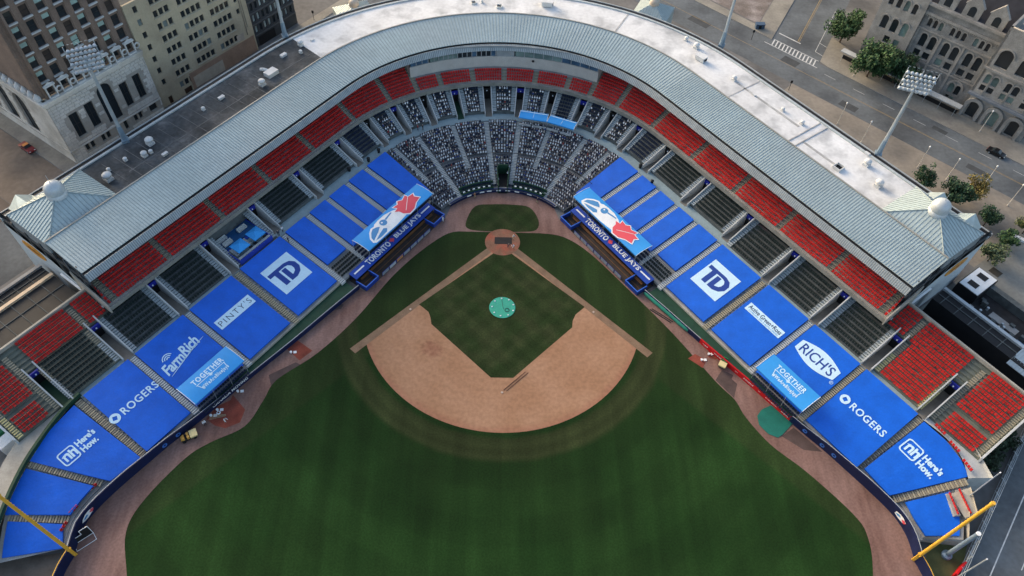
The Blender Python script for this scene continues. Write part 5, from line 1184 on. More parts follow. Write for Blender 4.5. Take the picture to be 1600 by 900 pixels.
# dark office building
db = empty('dark_office_building', (*LO(98.0, -18.2), 0)); tag(db, 'dark clad office building with pale slit windows beside the tan block', 'building'); W_, H_ = 15.5, 27
ops = []
for f in range(7):
    for c in range(9): ops.append((.8+c*1.6, 1.4+c*1.6+.25, 4.2+f*3.3, 6.2+f*3.3))
wall_panel(db, Mf, recthole(0, W_, 0, H_), [recthole(*o) for o in ops], DGL, .4)
for i, o in enumerate(ops): window(db, Mf, *o, mat('pale_slit_glass', (.36, .43, .42), .25, .5, .5) if (i*5) % 7 < 4 else GLASS, None, None)
k = MB()
for f in range(8): k.box(0, W_, 3.3+f*3.3, 3.7+f*3.3, 0, .2)
k.build('band', mat('band_grey', (.09, .095, .10), .6), db, Mf); k = MB(); k.box(0, W_, 0, H_, -20, -.45); k.build('body', DGL, db, Mf)
k = MB(); k.box(1, 7, .2, 2.8, 0, .1); k.build('shopfront', BLACK, db, Mf)
# old post office (arcaded stone building on the right)
po = empty('arcaded_stone_building', Q(126, 20)); tag(po, 'grey gothic stone public building with rows of arched windows across the street', 'building')
Mp = frame_of((0, 0, 0), (r2, -r2)); PST = mat('grey_brown_stone', (.25, .25, .24), .9, .28, .5, .22, tint=(.17, .165, .155), tamt=.8, tscale=.1); PSL = mat('warm_stone', (.31, .295, .27), .9, .26, .5, .2)
def po_wall(M, w, h, holes, nm='wall', m_=PST):
    wall_panel(po, M, recthole(0, w, 0, h), [archhole(*o[:4]) if o[4] else recthole(*o[:4]) for o in holes], m_, .7, nm)
    for o in holes:
        window(po, M, *o[:4], GLASS if random.random() > .15 else GLASSG, None, None, bool(o[4]), 0, -.5)
        if o[4]:
            r = (o[1]-o[0])/2; cx = (o[0]+o[1])/2; zs = o[3]-r; rr0, rr1 = r+.02, r+.38
            a_ = [math.pi*i/10 for i in range(11)]; shape('arch_surround', [[(cx+rr1*math.cos(a), zs+rr1*math.sin(a)) for a in a_]+[(cx+rr0*math.cos(a), zs+rr0*math.sin(a)) for a in reversed(a_)]], PSL, po, M @ Matrix.Translation((0, 0, .1)), .25)
        else:
            k = MB(); k.box(o[0]-.15, o[1]+.15, o[2]-.25, o[2]-.03, 0, .2); k.build('sill', PSL, po, M)
random.seed(9)
H_ = 22.0
# left corner tower
tw = [(2.0+i*2.9, 3.8+i*2.9, 10.6, 14.6, 1) for i in range(3)] + [(4.6+i*2.8, 6.2+i*2.8, 7.2, 9.2, 0) for i in range(2)] + [(1.6+i*2.2, 2.9+i*2.2, 17.4, 20.4, 1) for i in range(4)] + [(2.5, 4.3, 1.2, 4.8, 1), (6.5, 8.3, 1.2, 4.8, 1)]
po_wall(Mp, 11.5, 26, tw, 'tower_wall', PSL)
Mc = Mp @ Matrix.Translation((11.6, 0, -.9)); ce = []
for b_ in range(3):
    x = 1.6+b_*6.3
    ce += [(x, x+1.75, 9.9, 13.9, 1), (x+2.6, x+4.35, 9.9, 13.9, 1), (x, x+1.75, 7.0, 9.0, 0), (x+2.6, x+4.35, 7.0, 9.0, 0)] + [(x-.1+j*1.55, x+.9+j*1.55, 15.8, 18.2, 1) for j in range(3)] + [(x+.2, x+1.55, 1.6, 4.6, 1), (x+1.95, x+3.3, 1.6, 4.6, 1)] + [(x+.6, x+1.5, -.0, .9, 0), (x+1.9, x+2.8, 0, .9, 0)]
po_wall(Mc, 20.2, H_, ce, 'wall')
for za, zb, dp in ((6.0, 6.4, .3), (14.7, 15.1, .35), (18.9, 19.6, .5), (H_-.6, H_, .8)): k = MB(); k.box(-.2, 20.4, za, zb, 0, dp); k.build('cornice', PSL, po, Mc)
k = MB()
for i in range(40): k.box(.1+i*.5, .38+i*.5, 18.4, 18.9, 0, .4)
k.build('dentils', PSL, po, Mc)['kind'] = 'stuff'
for b_ in range(3):                                                       # big relieving arches around the ground-floor pairs
    cx = 1.6+b_*6.3+1.75; a_ = [math.pi*i/14 for i in range(15)]; shape('relieving_arch', [[(cx+2.3*math.cos(a), 3.6+2.3*math.sin(a)) for a in a_]+[(cx+1.85*math.cos(a), 3.6+1.85*math.sin(a)) for a in reversed(a_)]], PSL, po, Mc @ Matrix.Translation((0, 0, .15)), .3)
    k = MB(); x = 1.6+b_*6.3; k.box(x, x+4.4, H_, H_+3.2, -1.0, -.1); k.poly([(x-.3, H_+3.2, 0), (x+4.7, H_+3.2, 0), (x+2.2, H_+6.2, 0)]); k.poly([(x-.3, H_+3.2, -1), (x+4.7, H_+3.2, -1), (x+2.2, H_+6.2, -1)]); k.poly([(x-.3, H_+3.2, 0), (x+2.2, H_+6.2, 0), (x+2.2, H_+6.2, -1), (x-.3, H_+3.2, -1)]); k.poly([(x+4.7, H_+3.2, 0), (x+2.2, H_+6.2, 0), (x+2.2, H_+6.2, -1), (x+4.7, H_+3.2, -1)]); k.build('dormer', PSL, po, Mc)
    shape('window', [archhole(x+1.3, x+3.1, H_+.4, H_+3.0)], GLASS, po, Mc @ Matrix.Translation((0, 0, -.07)))
k = MB(); k.poly([(-.2, H_, -.2), (20.4, H_, -.2), (20.4, H_+7, -8), (-.2, H_+7, -8)]); k.build('slate_roof', mat('dark_slate', (.03, .03, .036), .7, .25), po, Mc)
for x in (0.0, 6.35, 12.65, 19.6): k = MB(); k.box(x-.02, x+.55, 0, 14.6, 0, .28); k.build('buttress', PSL, po, Mc)
Mt_ = Mp @ Matrix.Translation((31.9, 0, 3.0)); tw = [(1.6, 4.0, .2, 5.2, 1), (7.0, 9.4, .2, 5.2, 1), (12.4, 14.8, .2, 5.2, 1)]
for b_ in range(3): x = 1.3+b_*5.3; tw += [(x, x+1.5, 8.2, 9.9, 0), (x+1.9, x+3.4, 8.2, 9.9, 0), (x, x+1.5, 10.4, 13.2, 1), (x+1.9, x+3.4, 10.4, 13.2, 1), (x, x+3.3, 15.6, 20.6, 1)]
po_wall(Mt_, 17, 26, tw, 'tower_wall', PSL)
for cx in (2.8, 8.2, 13.6):
    a_ = [math.pi*i/14 for i in range(15)]; shape('porch_arch', [[(cx+2.4*math.cos(a), 3.6+2.4*math.sin(a)) for a in a_]+[(cx+1.5*math.cos(a), 3.6+1.5*math.sin(a)) for a in reversed(a_)]], PST, po, Mt_ @ Matrix.Translation((0, 0, .4)), .8)
    for sx in (-1.95, 1.95): k = MB(); k.box(cx+sx-.4, cx+sx+.4, 0, 3.6, 0, .8); k.build('porch_pier', PST, po, Mt_)
k = MB(); k.box(-.3, 17.3, 6.6, 7.2, 0, 1.0); k.build('cornice', mat('blue_grey_ledge', (.17, .195, .225), .8), po, Mt_); k = MB(); k.box(-.3, 17.3, 14.3, 14.8, 0, .6); k.build('cornice', PSL, po, Mt_)
for x in (1.1, 6.4, 11.7): k = MB(); k.box(x+1.55, x+1.75, 7.3, 14.2, .1, .3); k.build('colonnette', PSL, po, Mt_)
k = MB(); k.box(0, 0.6, 0, 26, -12, 0); k.build('side_wall', PST, po, Mp @ Matrix.Translation((31.9, 0, 3))); 
k = MB(); k.box(0, .7, 0, 26, -40, -.7); k.box(.7, 49, 0, 21.8, -40, -1.8); k.build('body', PST, po, Mp)
# canopy in front of it
cn = empty('street_canopy', Q(120.5, 30)); tag(cn, 'long flat grey canopy on thin posts in front of the stone building', 'canopy')
Mk = frame_of((0, 0, 0), (r2, -r2)); k = MB(); k.box(-13, 22.5, 3.0, 3.25, -1.1, .9); k.build('canopy_roof', CONC_L, cn, Mk); k = MB(); k.box(-13, 22, 2.2, 2.9, -1.3, -1.15); k.build('back_panel', BLACK, cn, Mk)
for i in range(9): k = MB(); k.tube((-12+i*4.2, 0, .6), (-12+i*4.2, 3.0, .6), .06, n=6); k.build('post', STEEL, cn, Mk)
k = MB(); k.box(-12.5, 22, 0, 1.2, -1.3, -1.1); k.build('low_wall', BLACK, cn, Mk)
# ------------------------------------------------------------------ trees
def tree(name, label, p, h, rad, col, seed, nl=2600, trunk_h=.35, group='street trees'):
    rnd = random.Random(seed); t = empty(name, p); tag(t, label, 'tree', group); k = MB(); bark = mat('bark', (.07, .055, .04), .9, .3, 2)
    k.tube((0, 0, -.1), (0, 0, h*trunk_h), .05*h*.55, .032*h*.6, 8); tips = []
    for i in range(9):
        a = i*2.4+rnd.uniform(-.4, .4); el = rnd.uniform(.35, 1.25); ln = rad*rnd.uniform(.6, .95); b0 = Vector((0, 0, h*trunk_h*rnd.uniform(.7, 1.02)))
        d = Vector((math.cos(a)*math.cos(el), math.sin(a)*math.cos(el), math.sin(el)*1.1)); m1 = b0+d*ln*.55; m2 = m1+(d+Vector((rnd.uniform(-.3, .3), rnd.uniform(-.3, .3), .25)))*ln*.5
        k.tube(b0, m1, .014*h, .009*h, 6); k.tube(m1, m2, .009*h, .003*h, 5); tips += [m1.lerp(m2, .4), m2, m1]
    k.build('trunk', bark, t)
    cl = []
    for tp in tips: cl.append((tp, rad*rnd.uniform(.22, .42)))
    for _ in range(10): a = rnd.uniform(0, 6.28); r_ = rad*rnd.uniform(.2, .85); cl.append((Vector((r_*math.cos(a), r_*math.sin(a), h*rnd.uniform(trunk_h+.1, .92))), rad*rnd.uniform(.2, .36)))
    k = MB(); s0 = .04*rad+.13
    for i in range(nl):
        c, r_ = rnd.choice(cl); v = Vector((rnd.gauss(0, 1), rnd.gauss(0, 1), rnd.gauss(0, 1))).normalized()*r_*(rnd.random()**.4); q = c+v; q.z = max(q.z, h*trunk_h*.7)
        n_ = Vector((rnd.gauss(0, .7), rnd.gauss(0, .7), 1)).normalized(); a = n_.orthogonal().normalized()*s0*rnd.uniform(.6, 1.3); b_ = n_.cross(a).normalized()*s0*rnd.uniform(.4, .9)
        k.poly([q-a, q-b_, q+a, q+b_], rnd.randrange(3))
    k.build('crown', [mat('leaf_%s_%d' % (col[0], i), tuple(x*f for x in col[1]), .7, .3, .8) for i, f in enumerate((.85, 1.3, 1.9))], t)
G1 = ('green', (.035, .072, .026)); G2 = ('olive', (.07, .085, .028)); G3 = ('deep', (.022, .05, .022)); G4 = ('autumn', (.13, .105, .03))
tree('broadleaf_tree', 'large green street tree at the corner of the stone building', at(1354, 120, 0), 11, 6.4, G1, 1, 6500, .3)
tree('broadleaf_tree', 'second green street tree right of the corner one, by the stone wall', at(1394, 130, 0), 9, 5.2, G3, 2, 4200, .3)
tree('broadleaf_tree', 'rounded green tree beside the cross street', at(1312, 66, 0), 10.0, 5.4, G1, 3, 5500, .3)
tree('broadleaf_tree', 'green tree standing behind the right domed pavilion', at(1483, 318, 0), 6.5, 3.8, G3, 4, 3000)
tree('broadleaf_tree', 'yellowing open crowned tree on the plaza', at(1514, 312, 0), 6.5, 3.6, G4, 5, 1500)
tree('broadleaf_tree', 'small dark tree right of the domed pavilion', at(1536, 353, 0), 5.0, 3.0, G3, 6, 1900)
tree('broadleaf_tree', 'small round tree near the white plaza block', at(1566, 385, 0), 4.8, 2.6, G1, 7, 1900)
tree('broadleaf_tree', 'light green tree below the white end wall on the right', at(1543, 408, 0), 5.0, 3.2, ('pale', (.075, .10, .05)), 8, 2200)
tree('broadleaf_tree', 'yellow green tree cut by the right picture edge', at(1597, 365, 0), 5.5, 2.8, G2, 9, 1700)
tree('broadleaf_tree', 'tree top showing just over the right roof parapet', at(1436, 296, 0), 7.5, 2.8, G3, 10, 1800)
for i, (x, y, hh, rr_) in enumerate(((1515, 692, 3.0, 3.2), (1540, 700, 3.4, 3.4), (1532, 728, 2.6, 3.0), (1558, 690, 3.2, 3.0))):
    tree('shrub', 'dark shrub in the sunken strip below the white bleacher wall, %s from the wall' % ORD[i], at(x, y, 0), hh, rr_, ('bush', (.018, .032, .016)), 20+i, 2200, .15, 'shrubs beside the right stand')

# ------------------------------------------------------------------ street furniture
def lamp(label, p, h, s=1):
    t = empty('street_lamp', p); tag(t, label, 'street lamp', 'street lamps'); k = MB(); k.tube((0, 0, 0), (0, 0, .5), .16, .14, 8); k.tube((0, 0, .5), (0, 0, h), .09, .06, 8); k.build('post', mat('lamp_post_white', (.55, .53, .48), .5), t)
    k = MB(); k.lathe((0, 0, h), [(.08, 0), (.2, .12), (.22, .3), (.12, .5), (.01, .55)], 10); k.build('lantern', WHITE, t)
for (b, lb) in (((1333, 119), 'in front of the trees at the street corner'), ((1530, 206), 'before the arched porch across the street'), ((1574, 321), 'nearest the right picture edge on the plaza'), ((1345, 223), 'on the kerb right behind the parapet, uphill of the light tower'), ((1478, 281), 'on the plaza above the right dome'), ((1433, 262), 'on the plaza between light tower and dome'), ((1308, 194), 'partly hidden by the right parapet'), ((1535, 292), 'rising behind the yellowing tree')):
    lamp('thin white street lamp ' + lb, at(*b, 0), 6.6)
def signpost(label, p):
    t = empty('sign_post', p); tag(t, label, 'sign', None); k = MB(); k.tube((0, 0, 0), (0, 0, 3.2), .07, n=6); k.build('post', BLACK, t); k = MB(); k.box(-.3, .3, -.05, .05, 2.4, 3.2); k.build('plate', BLACK, t)
signpost('dark sign post on the kerb beside the road', at(1232, 141, 0)); signpost('dark sign post on the pavement by the empty lot', at(1174, 62, 0)); signpost('dark sign post on the left rear pavement', at(491, 32, 0))
k = MB(); k.box(-1.3, 1.3, -.7, .7, 0, 1.5); k.box(-1.4, 1.4, -.8, .8, 1.5, 1.62); t = k.build('utility_box', mat('blue_utility', (.05, .09, .15), .6, .3), None, at(1186, 44, 0)); tag(t, 'blue utility cabinet at the corner of the empty lot', 'utility box')
k = MB(); k.box(-.4, .4, -.1, .1, .2, 1.2); k.build('door', BLACK, t, Matrix.Translation((0, -.65, 0)))
k = MB(); k.box(-1.6, 1.6, -.5, .5, 0, .5); tag(k.build('planter', WHITE, None, Matrix.Translation(at(1590, 373, 0)) @ Matrix.Rotation(R(-35), 4, 'Z')), 'low white block on the plaza by the small trees', 'planter')

# ------------------------------------------------------------------ vehicles
def car(name, label, p, rz, body, L_=4.6, roofm=None):
    t = empty(name, Matrix.Translation(p) @ Matrix.Rotation(rz, 4, 'Z')); tag(t, label, 'car'); w = .92; h = L_/2
    prof = [(-h, .35), (-h, .75), (-h+.15, .92), (-h+1.0, .98), (-h+1.7, 1.42), (h-2.0, 1.45), (h-1.25, .98), (h-.25, .84), (h, .65), (h, .35)]
    k = MB(); rows = []
    for f, y in ((.93, -w), (1, -w+.08), (1, w-.08), (.93, w)): rows.append([(x, y*(.82 if z > 1.2 else 1), .35+(z-.35)*f) for x, z in prof])
    k.grid(rows); k.poly(rows[0]); k.poly(rows[-1]); k.build('body', body, t)
    k = MB(); tw = w*.80; k.poly([(h-1.95, -tw, 1.43), (h-1.95, tw, 1.43), (h-1.3, tw+.04, 1.03), (h-1.3, -tw-.04, 1.03)]); k.poly([(-h+1.65, -tw, 1.41), (-h+1.65, tw, 1.41), (-h+1.05, tw+.04, 1.03), (-h+1.05, -tw-.04, 1.03)])
    for sy in (-1, 1): k.poly([(-h+1.2, sy*(w-.02), 1.02), (h-1.45, sy*(w-.02), 1.02), (h-2.0, sy*(tw+.03), 1.38), (-h+1.75, sy*(tw+.03), 1.38)])
    for v in range(len(k.v)): x, y, z = k.v[v]; k.v[v] = (x*1.0, y*1.012, z+.025)
    k.build('window', GLASS, t)
    if roofm: k = MB(); k.box(-h+1.7, h-2.0, -tw+.05, tw-.05, 1.46, 1.5); k.build('roof', roofm, t)
    for x in (-h+.85, h-.85):
        for sy in (-1, 1): k = MB(); k.tube((x, sy*(w-.22), .33), (x, sy*(w+.02), .33), .33, n=14); wh = k.build('wheel', BLACK, t); k = MB(); k.tube((x, sy*(w+.0), .33), (x, sy*(w+.03), .33), .19, n=10); k.build('rim', STEEL, wh)
    for sy in (-.62, .62): k = MB(); k.box(h-.12, h+.01, sy-.18, sy+.18, .6, .74); k.build('headlight', plain('lens', (.7, .7, .68), .2), t); k = MB(); k.box(-h-.01, -h+.1, sy-.18, sy+.18, .66, .8); k.build('tail_light', plain('tail_red', (.4, .02, .02), .3), t)
PAINT_K = plain('black_car_paint', (.008, .008, .009), .2, .6); PAINT_R = plain('red_car_paint', (.22, .02, .025), .3, .6)
p = at(1555, 241, 0); car('parked_car', 'black car driving along the street at the right', Vector((p.x, p.y, -.02)), R(-45), PAINT_K)
p = at(44, 233, 0); car('parked_car', 'dark red car with an orange lit roof on the left street', Vector((p.x, p.y, -.02)), math.atan2(S_, -C_)+math.pi, PAINT_R, 4.6, plain('orange_lit_roof', (.62, .22, .05), .4))  # orange roof panel paints the warm light on the car top
def utility(label, p, rz, col):
    t = empty('utility_vehicle', Matrix.Translation(p) @ Matrix.Rotation(rz, 4, 'Z')); tag(t, label, 'utility vehicle', 'groundskeeping vehicles')
    k = MB(); k.box(-1.4, 1.3, -.62, .62, .35, .62); k.build('chassis', BLACK, t)
    k = MB(); k.hexa([(-1.5, -.7, .62), (-.35, -.7, .62), (-.35, .7, .62), (-1.5, .7, .62), (-1.6, -.75, 1.1), (-.3, -.75, 1.1), (-.3, .75, 1.1), (-1.6, .75, 1.1)]); k.build('cargo_bed', plain('cream_bed', (.66, .55, .27), .6), t)
    k = MB(); k.box(-.15, .25, -.6, -.05, .62, 1.15); k.box(-.15, .25, .05, .6, .62, 1.15); k.build('seat', col, t)
    k = MB(); k.hexa([(.7, -.55, .55), (1.4, -.45, .5), (1.4, .45, .5), (.7, .55, .55), (.7, -.5, 1.1), (1.3, -.4, .85), (1.3, .4, .85), (.7, .5, 1.1)]); k.build('bonnet', col, t)
    for x in (-1.0, .95):
        for sy in (-.62, .62): k = MB(); k.tube((x, sy-.12, .3), (x, sy+.12, .3), .3, n=12); k.build('wheel', BLACK, t)
    k = MB(); k.tube((.55, 0, .9), (.42, 0, 1.25), .03, n=5); k.tube((.42, -.2, 1.27), (.42, .2, 1.27), .03, n=5); k.build('steering_wheel', BLACK, t)
    k = MB()
    for sy in (-.6, .6): k.tube((-.25, sy, .6), (-.25, sy, 1.9), .03, n=5)
    k.tube((-.25, -.6, 1.9), (-.25, .6, 1.9), .03, n=5); k.build('roll_bar', BLACK, t)
utility('yellow groundskeeping cart with rakes parked by the left wall', at(296, 684, .01), R(210), plain('amber_paint', (.55, .30, .06), .5))
utility('green groundskeeping cart with cream bed by the red wall', at(1130, 568, .01), R(58), plain('tractor_green', (.02, .16, .05), .4))

# ------------------------------------------------------------------ people
def person_mesh(pose, seed):
    import bmesh
    b = .0 if pose == 'stand' else .55
    J = {'pel': (0, 0, .95), 'ch': (0, -b*.35, 1.3-b*.18), 'nk': (0, -b*.6, 1.5-b*.32), 'hd': (0, -b*.75, 1.66-b*.42), 'top': (0, -b*.85, 1.78-b*.48)}
    for s, n in ((-1, 'l'), (1, 'r')):
        J.update({n+'hip': (s*.1, 0, .9), n+'kn': (s*.13, -.05-.1*b, .5), n+'an': (s*.14, .03, .08), n+'to': (s*.15, -.16, .04), n+'sh': (s*.2, J['nk'][1]+.02, J['nk'][2]-.07), n+'el': (s*.27, J['nk'][1]-.05-b*.1, J['nk'][2]-.36), n+'wr': (s*.26, J['nk'][1]-.2-b*.1, J['nk'][2]-.58), n+'ha': (s*.25, J['nk'][1]-.26-b*.1, J['nk'][2]-.66)})
    E_ = [('pel', 'ch'), ('ch', 'nk'), ('nk', 'hd'), ('hd', 'top')]
    for n in 'lr': E_ += [('pel', n+'hip'), (n+'hip', n+'kn'), (n+'kn', n+'an'), (n+'an', n+'to'), ('nk', n+'sh'), (n+'sh', n+'el'), (n+'el', n+'wr'), (n+'wr', n+'ha')]
    ks = list(J); me = bpy.data.meshes.new('person'); me.from_pydata([J[q] for q in ks], [(ks.index(a), ks.index(c)) for a, c in E_], [])
    ob = bpy.data.objects.new('tmp', me); COL.objects.link(ob); ob.modifiers.new('s', 'SKIN'); rad = {'pel': .15, 'ch': .17, 'nk': .07, 'hd': .11, 'top': .075}
    for i, q in enumerate(ks):
        r = rad.get(q) or {'hip': .1, 'kn': .075, 'an': .05, 'to': .045, 'sh': .075, 'el': .055, 'wr': .04, 'ha': .045}[q[1:]]
        me.skin_vertices[0].data[i].radius = (r, r); me.skin_vertices[0].data[i].use_root = q == 'pel'
    ob.modifiers.new('d', 'SUBSURF').levels = 1; dg = bpy.context.evaluated_depsgraph_get(); out = bpy.data.meshes.new_from_object(ob.evaluated_get(dg)); bpy.data.objects.remove(ob); bpy.data.meshes.remove(me); out.name = 'person'
    return out, J
PM = {q: person_mesh(q, 1) for q in ('stand', 'bend')}
def person(label, p, rz, pose, top, leg, cap=None):
    me, J = PM[pose]; me = me.copy(); me.materials.clear()
    for m_ in (top, leg, skins[0], hairm if cap is None else cap, BLACK): me.materials.append(m_)
    hz = J['nk'][2]+.03
    for pl_ in me.polygons:
        c = pl_.center; hd = Vector(J['hd'])
        pl_.material_index = 4 if c.z < .1 else 1 if c.z < .93 and abs(c.x) < .22 and (Vector(c)-Vector(J['lha'])).length > .12 and (Vector(c)-Vector(J['rha'])).length > .12 else 3 if (c-hd).length < .22 and c.z > hd.z+.03 else 2 if (c-hd).length < .2 or min((Vector(c)-Vector(J['lha'])).length, (Vector(c)-Vector(J['rha'])).length) < .13 else 0
        pl_.use_smooth = True
    o = link('person', me, None, Matrix.Translation(p) @ Matrix.Rotation(rz, 4, 'Z')); tag(o, label, 'person', 'people in the ballpark'); return o
S0, S2, S6, NV = shirts[0], shirts[2], shirts[6], shirts[5]; KH = plain('khaki', (.42, .33, .2), .8)
person('person in an orange shirt standing at the backstop, left of home plate', at(742, 309, 0), R(200), 'stand', S6, KH)
person('person in cream clothes raking beside the black mat at home plate', at(801, 374, .03), R(120), 'bend', shirts[7], KH)
person('person in white crouching below the mat at home plate', at(803, 388, .03), R(-60), 'bend', S0, KH)
person('person in navy standing below the mat at home plate', at(794, 386, .03), R(20), 'bend', NV, NV)
person('person in white standing by the left dugout rail', at(692, 346, 0), R(150), 'stand', S0, S0)
person('person in dark clothes beside a cart near the right dugout end', at(839, 317, 0), R(160), 'bend', NV, KH)
person('person in white tending the left bullpen clay', at(352, 659, .01), R(70), 'bend', S0, KH)
person('person in grey standing by the frame near the left wall', at(321, 664, .01), R(40), 'stand', S0, NV)
person('person in dark clothes standing on the cross aisle by the party deck', at(436, 368, 5.03), R(30), 'stand', NV, BLACK)
person('person in a white top on the cross aisle by the party deck', at(442, 362, 5.03), R(80), 'stand', S0, NV)
person('person in dark clothes on the steps beside the bank logo tarp', at(451, 378, 4.9), R(100), 'stand', NV, NV)
person('person in red walking on the cross aisle left of home plate', at(653, 203, 5.03), R(90), 'stand', shirts[3], NV)
person('person in black standing on the cross aisle left of home plate', at(661, 203, 5.03), R(-60), 'stand', BLACK, BLACK)
for i, (x, y) in enumerate(((592, 238), (576, 252), (546, 267), (1018, 287), (1000, 262))):
    k = MB(); k.lathe((0, 0, 0), [(.32, 0), (.38, .85), (.42, .9), (.42, 1.0), (.25, 1.12), (.01, 1.14)], 14); o = k.build('litter_bin', BLACK, None, at(x, y, 5.03), True)
    tag(o, 'black litter bin on the %s cross aisle, %s from home plate' % ('left' if x < 700 else 'right', ORD[i if x < 700 else 4-i]), 'litter bin', 'litter bins on the cross aisle')

# ------------------------------------------------------------------ small field gear
t = empty('batting_screen', Matrix.Translation(at(131, 842, 0)) @ Matrix.Rotation(R(40), 4, 'Z')); tag(t, 'white framed batting screen leaning by the left corner wall', 'screen'); k = MB()
q = [(-1.6, 0, .05), (1.6, 0, .05), (1.6, .4, 2.2), (.2, .4, 2.2), (.2, .2, 1.3), (-1.6, .2, 1.3)]
for a, b_ in zip(q, q[1:]+q[:1]): k.tube(a, b_, .06, n=6)
for a, b_ in (((-1.6, -1.4, .05), (-1.6, 0, .05)), ((1.6, -1.4, .05), (1.6, 0, .05)), ((-1.6, -1.4, .05), (1.6, -1.4, .05))): k.tube(a, b_, .05, n=6)
k.build('frame', WHITE, t); k = MB(); k.poly([(-1.55, .02, .1), (1.55, .02, .1), (1.55, .38, 2.1), (.25, .38, 2.1), (.25, .2, 1.25), (-1.55, .2, 1.25)]); k.build('net', BLACK, t)
gear = [((372, 612), 'two white plates beside the left bullpen clay'), ((340, 641), 'small tools lying on the left bullpen edge'), ((330, 650), 'white bucket and boards by the left wall'), ((455, 551), 'white buckets on the red clay patch by the left wall'), ((1107, 554), 'white bucket on the clay by the red wall'), ((1096, 563), 'small pale bucket on the clay patch near the right dugout')]
for (x, y), lb in gear:
    k = MB(); k.lathe((0, 0, 0), [(.2, 0), (.26, .36), (.24, .38), (.01, .36)], 10); k.hexa([(.5, -.2, 0), (1.1, -.1, 0), (1.0, .4, 0), (.4, .3, 0), (.5, -.2, .12), (1.1, -.1, .12), (1.0, .4, .12), (.4, .3, .12)]); tag(k.build('groundskeeping_gear', WHITE, None, at(x, y, .012)), lb, 'gear', 'groundskeeping gear')
t = empty('rake_stand', at(340, 652, .01)); tag(t, 'pile of rakes and hoses beside the left bullpen clay', 'rakes'); k = MB()
for i in range(6): a = i*.5; k.tube((-1.5, -.6+i*.2, .06+.02*i), (1.3+.2*math.cos(a), .3+.3*math.sin(a), .08), .03, n=5)
k.build('rake', mat('tan_wood', (.42, .32, .2), .8), t); k = MB(); k.lathe((0, .9, 0), [(.35, 0), (.4, .1), (.35, .2), (.2, .22)], 12); k.build('hose_reel', WHITE, t)
k = MB(); k.box(-2.6, 2.6, -.1, .1, 0, .1); k.box(-2.4, 2.8, .35, .5, 0, .1); tag(k.build('drag_bar', BLACK, None, Matrix.Translation(at(1032, 494, .01)) @ Matrix.Rotation(R(-40), 4, 'Z')), 'thin black drag bars lying on the track by the rolled tarpaulin', 'drag bar')

# ------------------------------------------------------------------ party deck on the left wing
M = FR(-1, 41.4, 37.0, 5.5); pd = empty('party_deck', M); tag(pd, 'blue party deck with parasols and sofas set into the left wing', 'deck')
DB = mat('deck_blue', (.012, .075, .20), .6, .25, .4); W2 = mat('sofa_grey', (.45, .48, .47), .8)
k = MB(); k.box(-4.3, 4.3, -4.0, 3.6, -.3, .0); k.build('deck_floor', mat('deck_floor_grey', (.20, .28, .29), .8, .2), pd); k = MB(); k.box(-4.3, 4.3, .6, 4.0, 0, .55); k.build('upper_platform', DB, pd); k = MB(); k.box(-4.3, 4.3, -.1, .6, 0, .3); k.build('step', mat('deck_step_blue', (.015, .06, .38), .5), pd)
k = MB(); k.box(-4.3, 4.3, -4.25, -4.05, -.5, .9); k.box(-4.45, -4.3, -4.2, 4, -.4, .8); k.box(4.3, 4.45, -4.2, 4, -.4, .8); k.build('deck_wall', mat('deck_wall_blue', (.02, .05, .36), .5), pd)
k = MB(); k.box(-4.2, 4.2, -3.9, -3.4, 0, .95); k.build('counter', CONC_L, pd)
for x in (-2.1, 2.2):
    t = empty('parasol', M @ Matrix.Translation((x, -1.9, 0))); tag(t, 'square light blue parasol on the party deck, the %s one' % ('left' if x < 0 else 'right'), 'parasol', 'parasols on the party deck'); k = MB(); k.tube((0, 0, 0), (0, 0, 2.5), .05, n=6); k.build('pole', STEEL, t)
    k = MB(); cs = [(-1.5, -1.5, 2.1), (1.5, -1.5, 2.1), (1.5, 1.5, 2.1), (-1.5, 1.5, 2.1)]
    for a, b_ in zip(cs, cs[1:]+cs[:1]): k.poly([a, b_, (0, 0, 2.75)]); k.poly([a, b_, (b_[0], b_[1], 1.9), (a[0], a[1], 1.9)])
    k.build('shade', AWN, t)
for x, y, z, rz, lb in ((-2.6, 1.6, .56, 0, 'front left sofa on the blue platform'), (-2.7, 3.2, .56, 0, 'rear left sofa on the blue platform'), (2.0, 2.4, .56, 0, 'right sofa on the blue platform'), (-3.4, -1.2, .0, 90, 'pale lounge seat beside the left parasol'), (.2, -.9, 0, 90, 'pale lounge seat between the two parasols')):
    t = empty('sofa', M @ Matrix.Translation((x, y, z)) @ Matrix.Rotation(R(rz), 4, 'Z')); tag(t, 'grey ' + lb, 'sofa', 'sofas on the party deck'); k = MB(); k.box(-1.1, 1.1, -.4, .4, .1, .42); k.build('seat', W2, t); k = MB(); k.box(-1.1, 1.1, .28, .42, .42, .85); k.build('backrest', W2, t)
    for sx in (-1.02, 1.02): k = MB(); k.box(sx-.1, sx+.1, -.4, .28, .42, .62); k.build('armrest', W2, t)
for i, (x, y) in enumerate(((-.4, -2.9), (3.4, -3.0), (.9, -2.8))):
    t = empty('round_table', M @ Matrix.Translation((x, y, 0))); tag(t, 'small black round table by the deck counter, %s from the left' % ORD[[0, 2, 1][i]], 'table', 'tables on the party deck'); k = MB(); k.lathe((0, 0, .7), [(.01, .04), (.42, .04), (.42, 0), (.01, 0)], 14); k.build('table_top', BLACK, t); k = MB(); k.tube((0, 0, 0), (0, 0, .7), .05, n=6); k.build('leg', BLACK, t)

